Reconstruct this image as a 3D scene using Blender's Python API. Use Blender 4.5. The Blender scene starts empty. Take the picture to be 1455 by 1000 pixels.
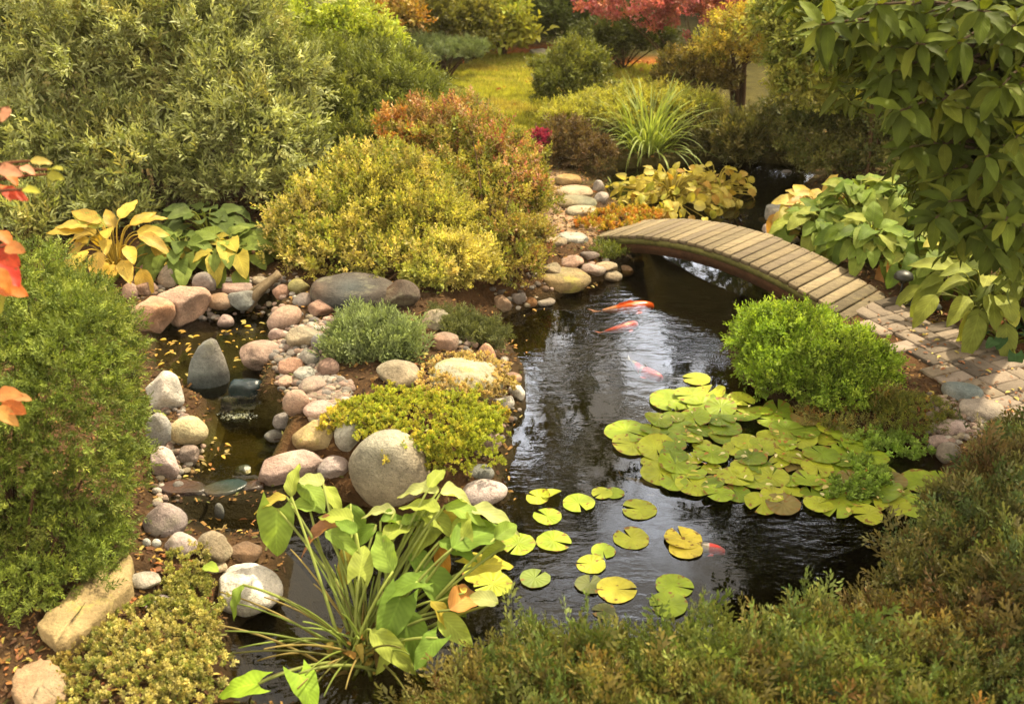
import bpy, bmesh, math
import numpy as np
from mathutils import Vector

# ---------------------------------------------------------------- camera, sky, sun, exposure
R = math.radians
scene = bpy.context.scene
COL = scene.collection
H, PITCH, FPX = 3.0, R(26.5), 1440.0          # eye height, downward tilt, focal length in photo pixels
cam_d = bpy.data.cameras.new('camera')
cam = bpy.data.objects.new('camera', cam_d); COL.objects.link(cam)
cam.location = (0, 0, H); cam.rotation_euler = (math.pi/2 - PITCH, 0, 0)
cam_d.sensor_width = 36.0; cam_d.lens = 36.0*FPX/1455.0
cam_d.clip_start = 0.05; cam_d.clip_end = 400
cam_d.dof.use_dof = True; cam_d.dof.focus_distance = 5.6; cam_d.dof.aperture_fstop = 2.6
scene.camera = cam

SUN_AZ, SUN_EL = R(42), R(56)
world = bpy.data.worlds.new("World"); scene.world = world; world.use_nodes = True
wn = world.node_tree; wn.nodes.clear()
wo = wn.nodes.new('ShaderNodeOutputWorld'); bg = wn.nodes.new('ShaderNodeBackground')
sky = wn.nodes.new('ShaderNodeTexSky'); sky.sky_type = 'NISHITA'; sky.sun_disc = False
sky.sun_elevation = SUN_EL; sky.sun_rotation = SUN_AZ; sky.dust_density = 2.0
tc = wn.nodes.new('ShaderNodeTexCoord'); cn = wn.nodes.new('ShaderNodeTexNoise')
cn.inputs['Scale'].default_value = 3.2; cn.inputs['Detail'].default_value = 7; cn.inputs['Roughness'].default_value = .6
cr = wn.nodes.new('ShaderNodeValToRGB'); cr.color_ramp.elements[0].position = .40; cr.color_ramp.elements[1].position = .68; cr.color_ramp.elements[0].color = (.66, .66, .66, 1)
mx = wn.nodes.new('ShaderNodeMixRGB'); mx.inputs['Color2'].default_value = (11, 9.4, 7.0, 1)
wn.links.new(tc.outputs['Generated'], cn.inputs['Vector']); wn.links.new(cn.outputs['Fac'], cr.inputs['Fac'])
wn.links.new(cr.outputs['Color'], mx.inputs['Fac']); wn.links.new(sky.outputs['Color'], mx.inputs['Color1'])
vd = wn.nodes.new('ShaderNodeVectorMath'); vd.operation = 'DOT_PRODUCT'; vd.inputs[1].default_value = (.10, .90, .43)
vn = wn.nodes.new('ShaderNodeVectorMath'); vn.operation = 'NORMALIZE'; wn.links.new(tc.outputs['Generated'], vn.inputs[0]); wn.links.new(vn.outputs['Vector'], vd.inputs[0])
cm = wn.nodes.new('ShaderNodeMapRange'); cm.inputs['From Min'].default_value = .955; cm.inputs['From Max'].default_value = .995; wn.links.new(vd.outputs['Value'], cm.inputs['Value'])
c2 = wn.nodes.new('ShaderNodeTexNoise'); c2.inputs['Scale'].default_value = 9; c2.inputs['Detail'].default_value = 8; c2.inputs['Roughness'].default_value = .65; wn.links.new(vn.outputs['Vector'], c2.inputs['Vector'])
c3 = wn.nodes.new('ShaderNodeMapRange'); c3.inputs['From Min'].default_value = .42; c3.inputs['From Max'].default_value = .62; wn.links.new(c2.outputs['Fac'], c3.inputs['Value'])
c4 = wn.nodes.new('ShaderNodeMath'); c4.operation = 'MULTIPLY'; wn.links.new(cm.outputs['Result'], c4.inputs[0]); wn.links.new(c3.outputs['Result'], c4.inputs[1])
m2_ = wn.nodes.new('ShaderNodeMixRGB'); m2_.inputs['Color2'].default_value = (46, 47, 50, 1); wn.links.new(c4.outputs[0], m2_.inputs['Fac']); wn.links.new(mx.outputs['Color'], m2_.inputs['Color1'])   # unseen bright cloud patch, added to brighten the pond's reflection
wn.links.new(m2_.outputs['Color'], bg.inputs['Color']); bg.inputs['Strength'].default_value = 0.135
wn.links.new(bg.outputs['Background'], wo.inputs['Surface'])
sun_d = bpy.data.lights.new('sun', 'SUN'); sun_d.energy = 5.0; sun_d.angle = R(1.6); sun_d.color = (1.0, .85, .58)
sun = bpy.data.objects.new('sun', sun_d); COL.objects.link(sun)
SL = Vector((math.sin(SUN_AZ)*math.cos(SUN_EL), math.cos(SUN_AZ)*math.cos(SUN_EL), math.sin(SUN_EL)))
sun.rotation_euler = SL.to_track_quat('Z', 'Y').to_euler(); sun.location = SL*30
vs = scene.view_settings
vs.view_transform = 'Standard'; vs.look = 'None'; vs.gamma = 1; vs.exposure = 1.05
scene.cycles.max_bounces = 8; scene.cycles.transparent_max_bounces = 12

# ---------------------------------------------------------------- helpers
rng = np.random.default_rng(11)
def hexc(h):
    v = np.array([int(h[i:i+2], 16) for i in (0, 2, 4)])/255.
    return np.where(v <= .04045, v/12.92, ((v+.055)/1.055)**2.4)
def nrm(v): return v/np.maximum(np.linalg.norm(v, axis=-1, keepdims=True), 1e-9)
CP, SP = math.cos(PITCH), math.sin(PITCH)
FW, UPV = np.array([0, CP, -SP]), np.array([0, SP, CP])
def ray(px, py):
    return FW + np.array([(px-727.5)/FPX, 0, 0]) + UPV*((500-py)/FPX)
def G(px, py, z=0.0):                          # photo point -> the point of the level plane z seen there
    d = ray(px, py); t = (z-H)/d[2]; return np.array([0, 0, H]) + d*t
def AT(px, py, Y):                             # photo point -> point at ground distance Y
    d = ray(px, py); t = Y/d[1]; return np.array([0, 0, H]) + d*t
def pxm(p): return FPX/float((np.asarray(p)-np.array([0, 0, H])) @ FW)   # photo pixels per metre there
def sdist(P, poly):                            # signed distance (negative inside) of points to a polygon
    P = np.atleast_2d(P); d = np.full(len(P), 1e9); ins = np.zeros(len(P), bool); n = len(poly)
    for i in range(n):
        a, b = poly[i], poly[(i+1) % n]; e = b-a; w = P-a
        t = np.clip((w@e)/(e@e+1e-12), 0, 1); d = np.minimum(d, np.linalg.norm(w-t[:, None]*e, axis=1))
        c = (a[1] > P[:, 1]) != (b[1] > P[:, 1])
        xx = (b[0]-a[0])*(P[:, 1]-a[1])/(b[1]-a[1]+1e-12)+a[0]
        ins ^= c & (P[:, 0] < xx)
    return np.where(ins, -d, d)
def poly_px(pts, z=0.0): return np.array([G(x, y, z)[:2] for x, y in pts])
def smooth(a, b, x): t = np.clip((x-a)/(b-a), 0, 1); return t*t*(3-2*t)
_w = np.random.default_rng(5)
_K = _w.normal(0, 1, (24, 3)); _PH = _w.uniform(0, 6.28, 24)
def noise3(P, f, seed=0):                      # cheap smooth noise, about -1..1
    k = np.roll(_K, seed*3, axis=0)[:10]; ph = np.roll(_PH, seed*5)[:10]
    return np.sin(P@(k.T*f)+ph).sum(1)/4.0

def soften(c): return c*.96+.04*(c@np.array([.3, .6, .1]))[..., None]
class MB:                                       # collects geometry and links it as ONE mesh object
    def __init__(s): s.V = []; s.F = {}; s.C = []; s.U = []; s.n = 0
    def add(s, V, F, col, luv=None):
        V = np.asarray(V, float).reshape(-1, 3); n = len(V)
        s.V.append(V); c = np.broadcast_to(np.asarray(col, float), (n, 3)); s.C.append(c)
        s.U.append(np.zeros((n, 3)) if luv is None else luv)
        for f in (F if isinstance(F, list) and isinstance(F[0], np.ndarray) else [F]):
            f = np.asarray(f); s.F.setdefault(f.shape[1], []).append(f+s.n)
        s.n += n
    def inst(s, tpl, P, D, N, S, col, W=None):  # copies of a template, +Y along D, +Z towards N
        tv, tf, tc_, tu = tpl
        y = nrm(D); x = nrm(np.cross(y, N)); z = np.cross(x, y); S = np.broadcast_to(np.asarray(S, float), (len(P),))
        W = np.ones(len(P)) if W is None else W
        V = P[:, None]+S[:, None, None]*(tv[None, :, :1]*(x*W[:, None])[:, None]+tv[None, :, 1:2]*y[:, None]+tv[None, :, 2:]*z[:, None])
        k = len(tv); off = (np.arange(len(P))*k)[:, None, None]
        F = [(f[None]+off).reshape(-1, f.shape[1]) for f in tf]
        C = np.clip(np.broadcast_to(col, (len(P), 3))[:, None]*tc_[None], 0, 1)
        U = np.broadcast_to(tu[None], (len(P), k, 3)).copy(); U[..., 2] = rng.random(len(P))[:, None]
        s.add(V.reshape(-1, 3), F, C.reshape(-1, 3), U.reshape(-1, 3))
    def build(s, name, mat, parent=None, smooth_=False):
        me = bpy.data.meshes.new(name); V = np.concatenate(s.V)
        o = bpy.data.objects.new(name, me)
        if parent is not None: V = V-np.array(parent.location); o.parent = parent
        loops = []; tot = []
        for k, fs in s.F.items():
            f = np.concatenate(fs); loops.append(f.ravel()); tot.append(np.full(len(f), k))
        loops = np.concatenate(loops).astype(np.int32); tot = np.concatenate(tot).astype(np.int32)
        st = np.concatenate([[0], np.cumsum(tot)[:-1]]).astype(np.int32)
        me.vertices.add(len(V)); me.vertices.foreach_set('co', V.astype(np.float32).ravel())
        me.loops.add(len(loops)); me.loops.foreach_set('vertex_index', loops)
        me.polygons.add(len(st)); me.polygons.foreach_set('loop_start', st); me.polygons.foreach_set('loop_total', tot)
        if smooth_: me.polygons.foreach_set('use_smooth', np.ones(len(st), bool))
        C = np.concatenate(s.C); a = me.attributes.new('Col', 'FLOAT_COLOR', 'POINT')
        a.data.foreach_set('color', np.concatenate([C, np.ones((len(C), 1))], 1).astype(np.float32).ravel())
        a = me.attributes.new('luv', 'FLOAT_VECTOR', 'POINT'); a.data.foreach_set('vector', np.concatenate(s.U).astype(np.float32).ravel())
        me.update(calc_edges=True); me.validate()
        me.materials.append(mat); COL.objects.link(o); return o

def tag(o, label=None, cat=None, group=None, kind=None):
    for k, v in (('label', label), ('category', cat), ('group', group), ('kind', kind)):
        if v: o[k] = v
    return o
def empty(name, loc, label, cat, group=None):
    o = bpy.data.objects.new(name, None); COL.objects.link(o); o.location = [float(v) for v in loc]
    o.empty_display_size = .1
    return tag(o, label, cat, group)
def tube(mb, pts, rad, col, sides=6, cap=True):
    pts = np.asarray(pts, float); n = len(pts); rad = np.broadcast_to(np.asarray(rad, float), (n,))
    T = nrm(np.gradient(pts, axis=0)); ref = np.array([.3, .2, .93]) if abs(T[0][2]) < .8 else np.array([1., .1, 0])
    X = nrm(np.cross(T, ref)); Y = np.cross(T, X); a = np.linspace(0, 2*math.pi, sides, endpoint=False)
    V = pts[:, None]+rad[:, None, None]*(np.cos(a)[None, :, None]*X[:, None]+np.sin(a)[None, :, None]*Y[:, None])
    i = np.arange(n-1)[:, None]*sides; j = np.arange(sides)[None]; j2 = (j+1) % sides
    Fq = np.stack([i+j, i+j2, i+sides+j2, i+sides+j], -1).reshape(-1, 4)
    F = [Fq]
    if cap: F.append(np.array([list(range(sides))[::-1], [(n-1)*sides+q for q in range(sides)]]))
    lv = np.zeros((n*sides, 3)); lv[:, 1] = np.repeat(np.linspace(0, 1, n), sides)
    mb.add(V.reshape(-1, 3), F, col, lv)
def bez(a, b, c, n=8):
    t = np.linspace(0, 1, n)[:, None]; a, b, c = map(np.asarray, (a, b, c))
    return (1-t)**2*a+2*t*(1-t)*b+t*t*c

# ---------------------------------------------------------------- materials
def new_mat(name):
    m = bpy.data.materials.new(name); m.use_nodes = True; nt = m.node_tree; nt.nodes.clear()
    return m, nt, (lambda t: nt.nodes.new('ShaderNode'+t)), nt.links.new
def attr_col(N, L, name='Col'):
    a = N('Attribute'); a.attribute_name = name; return a
def foliage(name, trans=.3, rough=.55, spec=.3, nscale=9., veins=0.0, spots=None, tint=(1.25, 1.2, .55)):
    m, nt, N, L = new_mat(name); out = N('OutputMaterial'); p = N('BsdfPrincipled'); t = N('BsdfTranslucent'); mixs = N('MixShader')
    a = attr_col(N, L); no = N('TexNoise'); no.inputs['Scale'].default_value = nscale; no.inputs['Detail'].default_value = 4
    g = N('NewGeometry'); L(g.outputs['Position'], no.inputs['Vector'])
    mr = N('MapRange'); mr.inputs['From Min'].default_value = .3; mr.inputs['From Max'].default_value = .7
    mr.inputs['To Min'].default_value = .72; mr.inputs['To Max'].default_value = 1.25; L(no.outputs['Fac'], mr.inputs['Value'])
    mul = N('VectorMath'); mul.operation = 'SCALE'; L(a.outputs['Color'], mul.inputs[0]); L(mr.outputs['Result'], mul.inputs['Scale'])
    col = mul.outputs['Vector']
    if veins:
        lu = attr_col(N, L, 'luv'); sx = N('SeparateXYZ'); L(lu.outputs['Vector'], sx.inputs[0])
        ab = N('Math'); ab.operation = 'ABSOLUTE'; L(sx.outputs['X'], ab.inputs[0])
        k = N('Math'); k.operation = 'MULTIPLY_ADD'; k.inputs[1].default_value = .35; L(ab.outputs[0], k.inputs[0])
        ng = N('Math'); ng.operation = 'SUBTRACT'; L(sx.outputs['Y'], ng.inputs[0]); L(k.outputs[0], ng.inputs[1]); k.inputs[2].default_value = 0
        sn = N('Math'); sn.operation = 'SINE'; s2 = N('Math'); s2.operation = 'MULTIPLY'; s2.inputs[1].default_value = 58; L(ng.outputs[0], s2.inputs[0]); L(s2.outputs[0], sn.inputs[0])
        m2 = N('MapRange'); m2.inputs['From Min'].default_value = -1; m2.inputs['From Max'].default_value = 1
        m2.inputs['To Min'].default_value = 1-veins; m2.inputs['To Max'].default_value = 1.06; L(sn.outputs[0], m2.inputs['Value'])
        mid = N('MapRange'); mid.inputs['From Min'].default_value = .03; mid.inputs['From Max'].default_value = .09; mid.inputs['To Min'].default_value = 1.2; mid.inputs['To Max'].default_value = 1.0
        L(ab.outputs[0], mid.inputs['Value'])
        mm = N('Math'); mm.operation = 'MULTIPLY'; L(m2.outputs['Result'], mm.inputs[0]); L(mid.outputs['Result'], mm.inputs[1])
        v2 = N('VectorMath'); v2.operation = 'SCALE'; L(col, v2.inputs[0]); L(mm.outputs[0], v2.inputs['Scale']); col = v2.outputs['Vector']
        bm = N('Bump'); bm.inputs['Strength'].default_value = .08; bm.inputs['Distance'].default_value = .006; L(sn.outputs[0], bm.inputs['Height']); L(bm.outputs['Normal'], p.inputs['Normal'])
    if spots:
        sp = N('TexNoise'); sp.inputs['Scale'].default_value = spots[0]; sp.inputs['Detail'].default_value = 5; L(g.outputs['Position'], sp.inputs['Vector'])
        rp = N('MapRange'); rp.inputs['From Min'].default_value = spots[1]; rp.inputs['From Max'].default_value = spots[1]+.06; L(sp.outputs['Fac'], rp.inputs['Value'])
        mc = N('MixRGB'); mc.inputs['Color2'].default_value = (*spots[2], 1); L(rp.outputs['Result'], mc.inputs['Fac']); L(col, mc.inputs['Color1']); col = mc.outputs['Color']
    L(col, p.inputs['Base Color']); p.inputs['Roughness'].default_value = rough; p.inputs['Specular IOR Level'].default_value = spec
    tv = N('VectorMath'); tv.operation = 'MULTIPLY'; tv.inputs[1].default_value = tint; L(col, tv.inputs[0]); L(tv.outputs['Vector'], t.inputs['Color'])
    mixs.inputs['Fac'].default_value = trans; L(p.outputs[0], mixs.inputs[1]); L(t.outputs[0], mixs.inputs[2]); L(mixs.outputs[0], out.inputs['Surface'])
    return m
def rough_mat(name, rough=.8, spec=.3, sc=(7, 60), amp=(.65, 1.3), bump=(.5, .01), stretch=None, speck=0., coord='Object', lichen=None):
    m, nt, N, L = new_mat(name); out = N('OutputMaterial'); p = N('BsdfPrincipled'); a = attr_col(N, L)
    tcn = N('TexCoord'); src = tcn.outputs['Object']
    if coord == 'World': src = N('NewGeometry').outputs['Position']
    oi = N('ObjectInfo'); ad = N('VectorMath'); ad.operation = 'ADD'; L(src, ad.inputs[0])
    cb = N('CombineXYZ'); r9 = N('Math'); r9.operation = 'MULTIPLY'; r9.inputs[1].default_value = 37; L(oi.outputs['Random'], r9.inputs[0])
    for k in 'XYZ': L(r9.outputs[0], cb.inputs[k])
    L(cb.outputs[0], ad.inputs[1]); vec = ad.outputs['Vector']
    if stretch:
        mp = N('VectorMath'); mp.operation = 'MULTIPLY'; mp.inputs[1].default_value = stretch; L(vec, mp.inputs[0]); vec = mp.outputs['Vector']
    n1 = N('TexNoise'); n1.inputs['Scale'].default_value = sc[0]; n1.inputs['Detail'].default_value = 6; n1.inputs['Roughness'].default_value = .65; L(vec, n1.inputs['Vector'])
    n2 = N('TexNoise'); n2.inputs['Scale'].default_value = sc[1]; n2.inputs['Detail'].default_value = 5; n2.inputs['Roughness'].default_value = .7; L(vec, n2.inputs['Vector'])
    m1 = N('MapRange'); m1.inputs['From Min'].default_value = .3; m1.inputs['From Max'].default_value = .7; m1.inputs['To Min'].default_value = amp[0]; m1.inputs['To Max'].default_value = amp[1]; L(n1.outputs['Fac'], m1.inputs['Value'])
    m2 = N('MapRange'); m2.inputs['From Min'].default_value = .3; m2.inputs['From Max'].default_value = .7; m2.inputs['To Min'].default_value = .78; m2.inputs['To Max'].default_value = 1.2; L(n2.outputs['Fac'], m2.inputs['Value'])
    mm = N('Math'); mm.operation = 'MULTIPLY'; L(m1.outputs['Result'], mm.inputs[0]); L(m2.outputs['Result'], mm.inputs[1])
    v = N('VectorMath'); v.operation = 'SCALE'; L(a.outputs['Color'], v.inputs[0]); L(mm.outputs[0], v.inputs['Scale']); col = v.outputs['Vector']
    if speck:
        n3 = N('TexNoise'); n3.inputs['Scale'].default_value = 170; n3.inputs['Detail'].default_value = 2; L(vec, n3.inputs['Vector'])
        r3 = N('MapRange'); r3.inputs['From Min'].default_value = .58; r3.inputs['From Max'].default_value = .68; r3.inputs['To Max'].default_value = speck; L(n3.outputs['Fac'], r3.inputs['Value'])
        mc = N('MixRGB'); mc.inputs['Color2'].default_value = (.045, .04, .04, 1); L(r3.outputs['Result'], mc.inputs['Fac']); L(col, mc.inputs['Color1']); col = mc.outputs['Color']
    if lichen:
        n4 = N('TexNoise'); n4.inputs['Scale'].default_value = 5; n4.inputs['Detail'].default_value = 8; n4.inputs['Roughness'].default_value = .75; L(vec, n4.inputs['Vector'])
        r4 = N('MapRange'); r4.inputs['From Min'].default_value = .54; r4.inputs['From Max'].default_value = .66; r4.inputs['To Max'].default_value = lichen[3]; L(n4.outputs['Fac'], r4.inputs['Value'])
        mc = N('MixRGB'); mc.inputs['Color2'].default_value = (*lichen[:3], 1); L(r4.outputs['Result'], mc.inputs['Fac']); L(col, mc.inputs['Color1']); col = mc.outputs['Color']
    L(col, p.inputs['Base Color']); p.inputs['Roughness'].default_value = rough; p.inputs['Specular IOR Level'].default_value = spec
    b = N('Bump'); b.inputs['Strength'].default_value = bump[0]; b.inputs['Distance'].default_value = bump[1]
    ah = N('Math'); ah.operation = 'ADD'; L(n1.outputs['Fac'], ah.inputs[0]); L(n2.outputs['Fac'], ah.inputs[1]); L(ah.outputs[0], b.inputs['Height']); L(b.outputs['Normal'], p.inputs['Normal'])
    L(p.outputs[0], out.inputs['Surface']); return m
def water(name, tint, ior, rip, rscale, deep=0.0):
    m, nt, N, L = new_mat(name); out = N('OutputMaterial'); tr = N('BsdfTransparent'); gl = N('BsdfGlossy'); mixs = N('MixShader'); fr = N('Fresnel')
    tr.inputs['Color'].default_value = (*tint, 1); gl.inputs['Roughness'].default_value = .015; gl.inputs['Color'].default_value = (.95, .97, 1, 1)
    fr.inputs['IOR'].default_value = ior; g = N('NewGeometry')
    mp = N('VectorMath'); mp.operation = 'MULTIPLY'; mp.inputs[1].default_value = (1, 2.2, 1); L(g.outputs['Position'], mp.inputs[0])
    n1 = N('TexNoise'); n1.inputs['Scale'].default_value = rscale; n1.inputs['Detail'].default_value = 3; L(mp.outputs['Vector'], n1.inputs['Vector'])
    n2 = N('TexNoise'); n2.inputs['Scale'].default_value = rscale*.12; n2.inputs['Detail'].default_value = 2; L(g.outputs['Position'], n2.inputs['Vector'])
    r2 = N('MapRange'); r2.inputs['From Min'].default_value = .42; r2.inputs['From Max'].default_value = .6; r2.inputs['To Min'].default_value = .03; L(n2.outputs['Fac'], r2.inputs['Value'])
    mu = N('Math'); mu.operation = 'MULTIPLY'; L(n1.outputs['Fac'], mu.inputs[0]); L(r2.outputs['Result'], mu.inputs[1])
    b = N('Bump'); b.inputs['Strength'].default_value = rip; b.inputs['Distance'].default_value = .02; L(mu.outputs[0], b.inputs['Height'])
    L(b.outputs['Normal'], gl.inputs['Normal']); L(b.outputs['Normal'], fr.inputs['Normal'])
    L(fr.outputs[0], mixs.inputs['Fac']); L(tr.outputs[0], mixs.inputs[1]); L(gl.outputs[0], mixs.inputs[2]); L(mixs.outputs[0], out.inputs['Surface'])
    return m

M_LEAF = foliage('small leaves', .32, .5, .3)
M_SOFT = foliage('soft leaves', .42, .55, .25)
M_NEEDLE = foliage('conifer needles', .2, .6, .25, 6)
M_BROAD = foliage('broad leaves', .4, .6, .13, 12, veins=.06)
M_YELLOW = foliage('yellow broad leaves', .42, .55, .2, 12, veins=.05)
M_DARKBROAD = foliage('dark broad leaves', .28, .62, .09, 12, veins=.06, tint=(1.15, 1.05, .35))
M_AUTUMN = foliage('autumn broad leaves', .4, .5, .3, 14, veins=.06, spots=(60, .66, (.16, .06, .015)), tint=(1.2, 1.0, .42))
M_PAD = foliage('lily pad', .18, .38, .45, 16, spots=(70, .67, (.2, .1, .02)))
M_BARK = rough_mat('bark', .9, .15, (9, 70), (.6, 1.35), (.8, .015), (1, 1, .25))
M_STONE = rough_mat('stone', .82, .25, (8, 52), (.58, 1.36), (.85, .018), speck=.5, lichen=(.26, .25, .16, .4))
M_LICHEN = rough_mat('lichened stone', .85, .2, (7, 50), (.6, 1.35), (.9, .018), speck=.3, lichen=(.34, .31, .07, .75))
M_WET = rough_mat('wet stone', .22, .5, (6, 40), (.6, 1.3), (.4, .01))
M_WOOD = rough_mat('weathered wood', .8, .2, (5, 38), (.7, 1.25), (.6, .006), (1.2, 9, 9), lichen=(.23, .21, .08, .35))
M_DARKWOOD = rough_mat('dark wood', .8, .2, (5, 40), (.6, 1.3), (.5, .006))
M_GROUND = rough_mat('garden soil', .95, .1, (5, 48), (.5, 1.5), (1., .03), coord='World')
M_PAVER = rough_mat('clay paver', .85, .2, (9, 80), (.75, 1.2), (.4, .004), coord='World')
M_LITTER = foliage('fallen leaf', .25, .6, .25, 30)
M_GRASS = foliage('grass', .4, .5, .25, 5)
M_METAL = rough_mat('black painted metal', .45, .4, (20, 90), (.85, 1.15), (.1, .002))
M_POND = water('pond water', (.74, .70, .48), 1.33, .2, 7)
M_STREAM = water('stream water', (.86, .82, .62), 1.36, .25, 13)
M_FOAM = foliage('foam', .3, .3, .5)
# ---------------------------------------------------------------- the ground and the water
POND = poly_px([(868,392),(820,405),(775,428),(715,445),(690,470),(715,490),(735,520),(738,580),(715,610),(720,650),(700,680),(715,705),
 (690,722),(620,735),(560,722),(490,705),(440,690),(375,692),(300,692),(235,692),(235,712),(270,745),(300,765),(380,775),(405,800),(395,850),
 (330,880),(310,930),(320,1010),(600,1040),(760,1010),(1000,960),(1180,900),(1270,830),(1330,740),(1370,690),(1345,650),(1300,630),(1240,612),
 (1180,592),(1090,560),(1050,525),(1040,480),(1060,450),(1120,425),(1150,385),(1110,340),(1098,325),(1112,300),(1135,275),(1165,250),(1160,236),
 (1080,230),(1000,229),(930,235),(875,240),(858,255),(862,285),(880,300),(898,318),(900,335),(890,365)])
UP_Z, MID_Z = .15, .05
UPPER = poly_px([(215,478),(250,452),(330,438),(395,430),(400,465),(385,500),(380,545),(370,568),(345,578),(300,578),(270,560),(215,520)], UP_Z)
MIDDLE = poly_px([(300,582),(345,580),(400,590),(420,630),(395,655),(372,686),(300,688),(236,690),(262,660),(290,625)], MID_Z)
LOWER = poly_px([(225,680),(385,680),(400,780),(395,800),(300,775),(230,730)], 0.0)
LAWN = poly_px([(640,95),(700,82),(775,82),(790,120),(805,160),(790,200),(745,205),(690,160)], .25)
LAWN2 = poly_px([(840,95),(940,95),(950,140),(860,150)], .25)
GRAVEL = poly_px([(790,345),(835,345),(860,318),(815,290),(790,240),(765,240),(770,300)], .15)
PATHP = poly_px([(1215,450),(1262,425),(1330,458),(1400,490),(1475,530),(1640,610),(1640,710),(1475,622),(1395,585),(1320,530),(1265,485)], .14)
MOUNDS = [(*G(575,560,.2)[:2], .13, .55), (*G(560,385,.3)[:2], .22, .8), (*G(150,330,.3)[:2], .2, .9), (*G(60,800,.3)[:2], .16, .55),
          (*G(1000,1010,.3)[:2], .22, .5), (*G(1400,760,.3)[:2], .25, .5), (*G(1350,330,.2)[:2], .12, .9)]
def height(P):
    P = np.atleast_2d(P)[:, :2]; x, y = P[:, 0], P[:, 1]
    P3 = np.c_[P, np.zeros(len(P))]
    h = .15+.022*np.maximum(0, y-10)+.02*noise3(P3, 2.2, 1)
    for mx_, my_, a, s in MOUNDS: h = h+a*np.exp(-((x-mx_)**2+(y-my_)**2)/(2*s*s))
    d = sdist(PATHP, np.zeros((3, 2))) if False else sdist(P, PATHP)
    h = h*smooth(0, .25, d)+.13*(1-smooth(0, .25, d))
    d = sdist(P, POND); w = smooth(.02, .32, d); h = w*h+(1-w)*np.minimum(h, .07); w = smooth(-.28, .03, d); h = w*h+(1-w)*-.42
    d = sdist(P, LOWER); h = np.where(d < 0, np.maximum(h, -.06-.3*smooth(-.02, -.3, 0*d)), h)
    for poly, z in ((UPPER, UP_Z), (MIDDLE, MID_Z)):
        d = sdist(P, poly); h = np.where((d > 0) & (d < .22), np.maximum(h, z+.03*smooth(.0, .06, d)), h)
        w = smooth(-.1, .02, d); h = w*h+(1-w)*(z-.07)
    return h
def h1(x, y): return float(height([[x, y]])[0])
def GR(px, py):
    z = .15
    for _ in range(14):
        p = G(px, py, z); z = .5*z+.5*h1(p[0], p[1])
    return p
xs = np.unique(np.concatenate([np.linspace(-60, -5, 40), np.arange(-5, 5, .045), np.linspace(5, 60, 40)]))
ys = np.unique(np.concatenate([np.linspace(-8, 2.2, 20), np.arange(2.2, 11.6, .045), np.arange(11.6, 20, .25), np.linspace(20, 90, 30)]))
XX, YY = np.meshgrid(xs, ys); PP = np.c_[XX.ravel(), YY.ravel()]
HH = height(PP)
gc = np.empty((len(PP), 3)); gc[:] = hexc('4c3a28')
P3 = np.c_[PP, np.zeros(len(PP))]
k = smooth(-.6, .8, noise3(P3, 1.1, 2))[:, None]; gc = gc*(1-k)+hexc('5e4228')*k
k = smooth(8.5, 10.5, PP[:, 1])[:, None]; gc = gc*(1-k)+hexc('4a4522')*k
def zone(poly, c, soft=.15):
    global gc
    w = (1-smooth(-soft, soft, sdist(PP, poly)+.06*noise3(P3, 4, 3)))[:, None]; gc = gc*(1-w)+hexc(c)*w
zone(LAWN, 'a0942c', .3); zone(LAWN2, '948c2c', .3); zone(GRAVEL, 'a08568')
zone(poly_px([(690,75),(800,60),(800,90),(700,92)], .3), 'a5602c', .3)
zone(poly_px([(850,80),(960,80),(950,108),(860,108)], .3), 'a0602a', .3)
zone(poly_px([(1260,400),(1330,430),(1455,500),(1455,470),(1330,410)], .15), '8a5a34')
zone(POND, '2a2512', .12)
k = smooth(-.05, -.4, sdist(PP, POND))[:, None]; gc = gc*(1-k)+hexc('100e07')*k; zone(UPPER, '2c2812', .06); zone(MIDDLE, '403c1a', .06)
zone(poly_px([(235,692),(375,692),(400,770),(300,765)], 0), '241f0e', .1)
nx, ny = len(xs), len(ys)
HG = HH.reshape(ny, nx)
def height(P):                                  # from here on: read off the finished ground sheet
    P = np.atleast_2d(P); x, y = np.clip(P[:, 0], xs[0], xs[-1]-1e-6), np.clip(P[:, 1], ys[0], ys[-1]-1e-6)
    i = np.clip(np.searchsorted(xs, x, side='right')-1, 0, nx-2); j = np.clip(np.searchsorted(ys, y, side='right')-1, 0, ny-2)
    u = (x-xs[i])/(xs[i+1]-xs[i]); v = (y-ys[j])/(ys[j+1]-ys[j])
    return (1-v)*((1-u)*HG[j, i]+u*HG[j, i+1])+v*((1-u)*HG[j+1, i]+u*HG[j+1, i+1])
ii = (np.arange(ny-1)[:, None]*nx+np.arange(nx-1)[None]).ravel()
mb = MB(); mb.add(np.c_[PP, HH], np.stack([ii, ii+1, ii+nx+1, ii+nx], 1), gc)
tag(mb.build('ground', M_GROUND, None, True), kind='structure')

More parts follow.
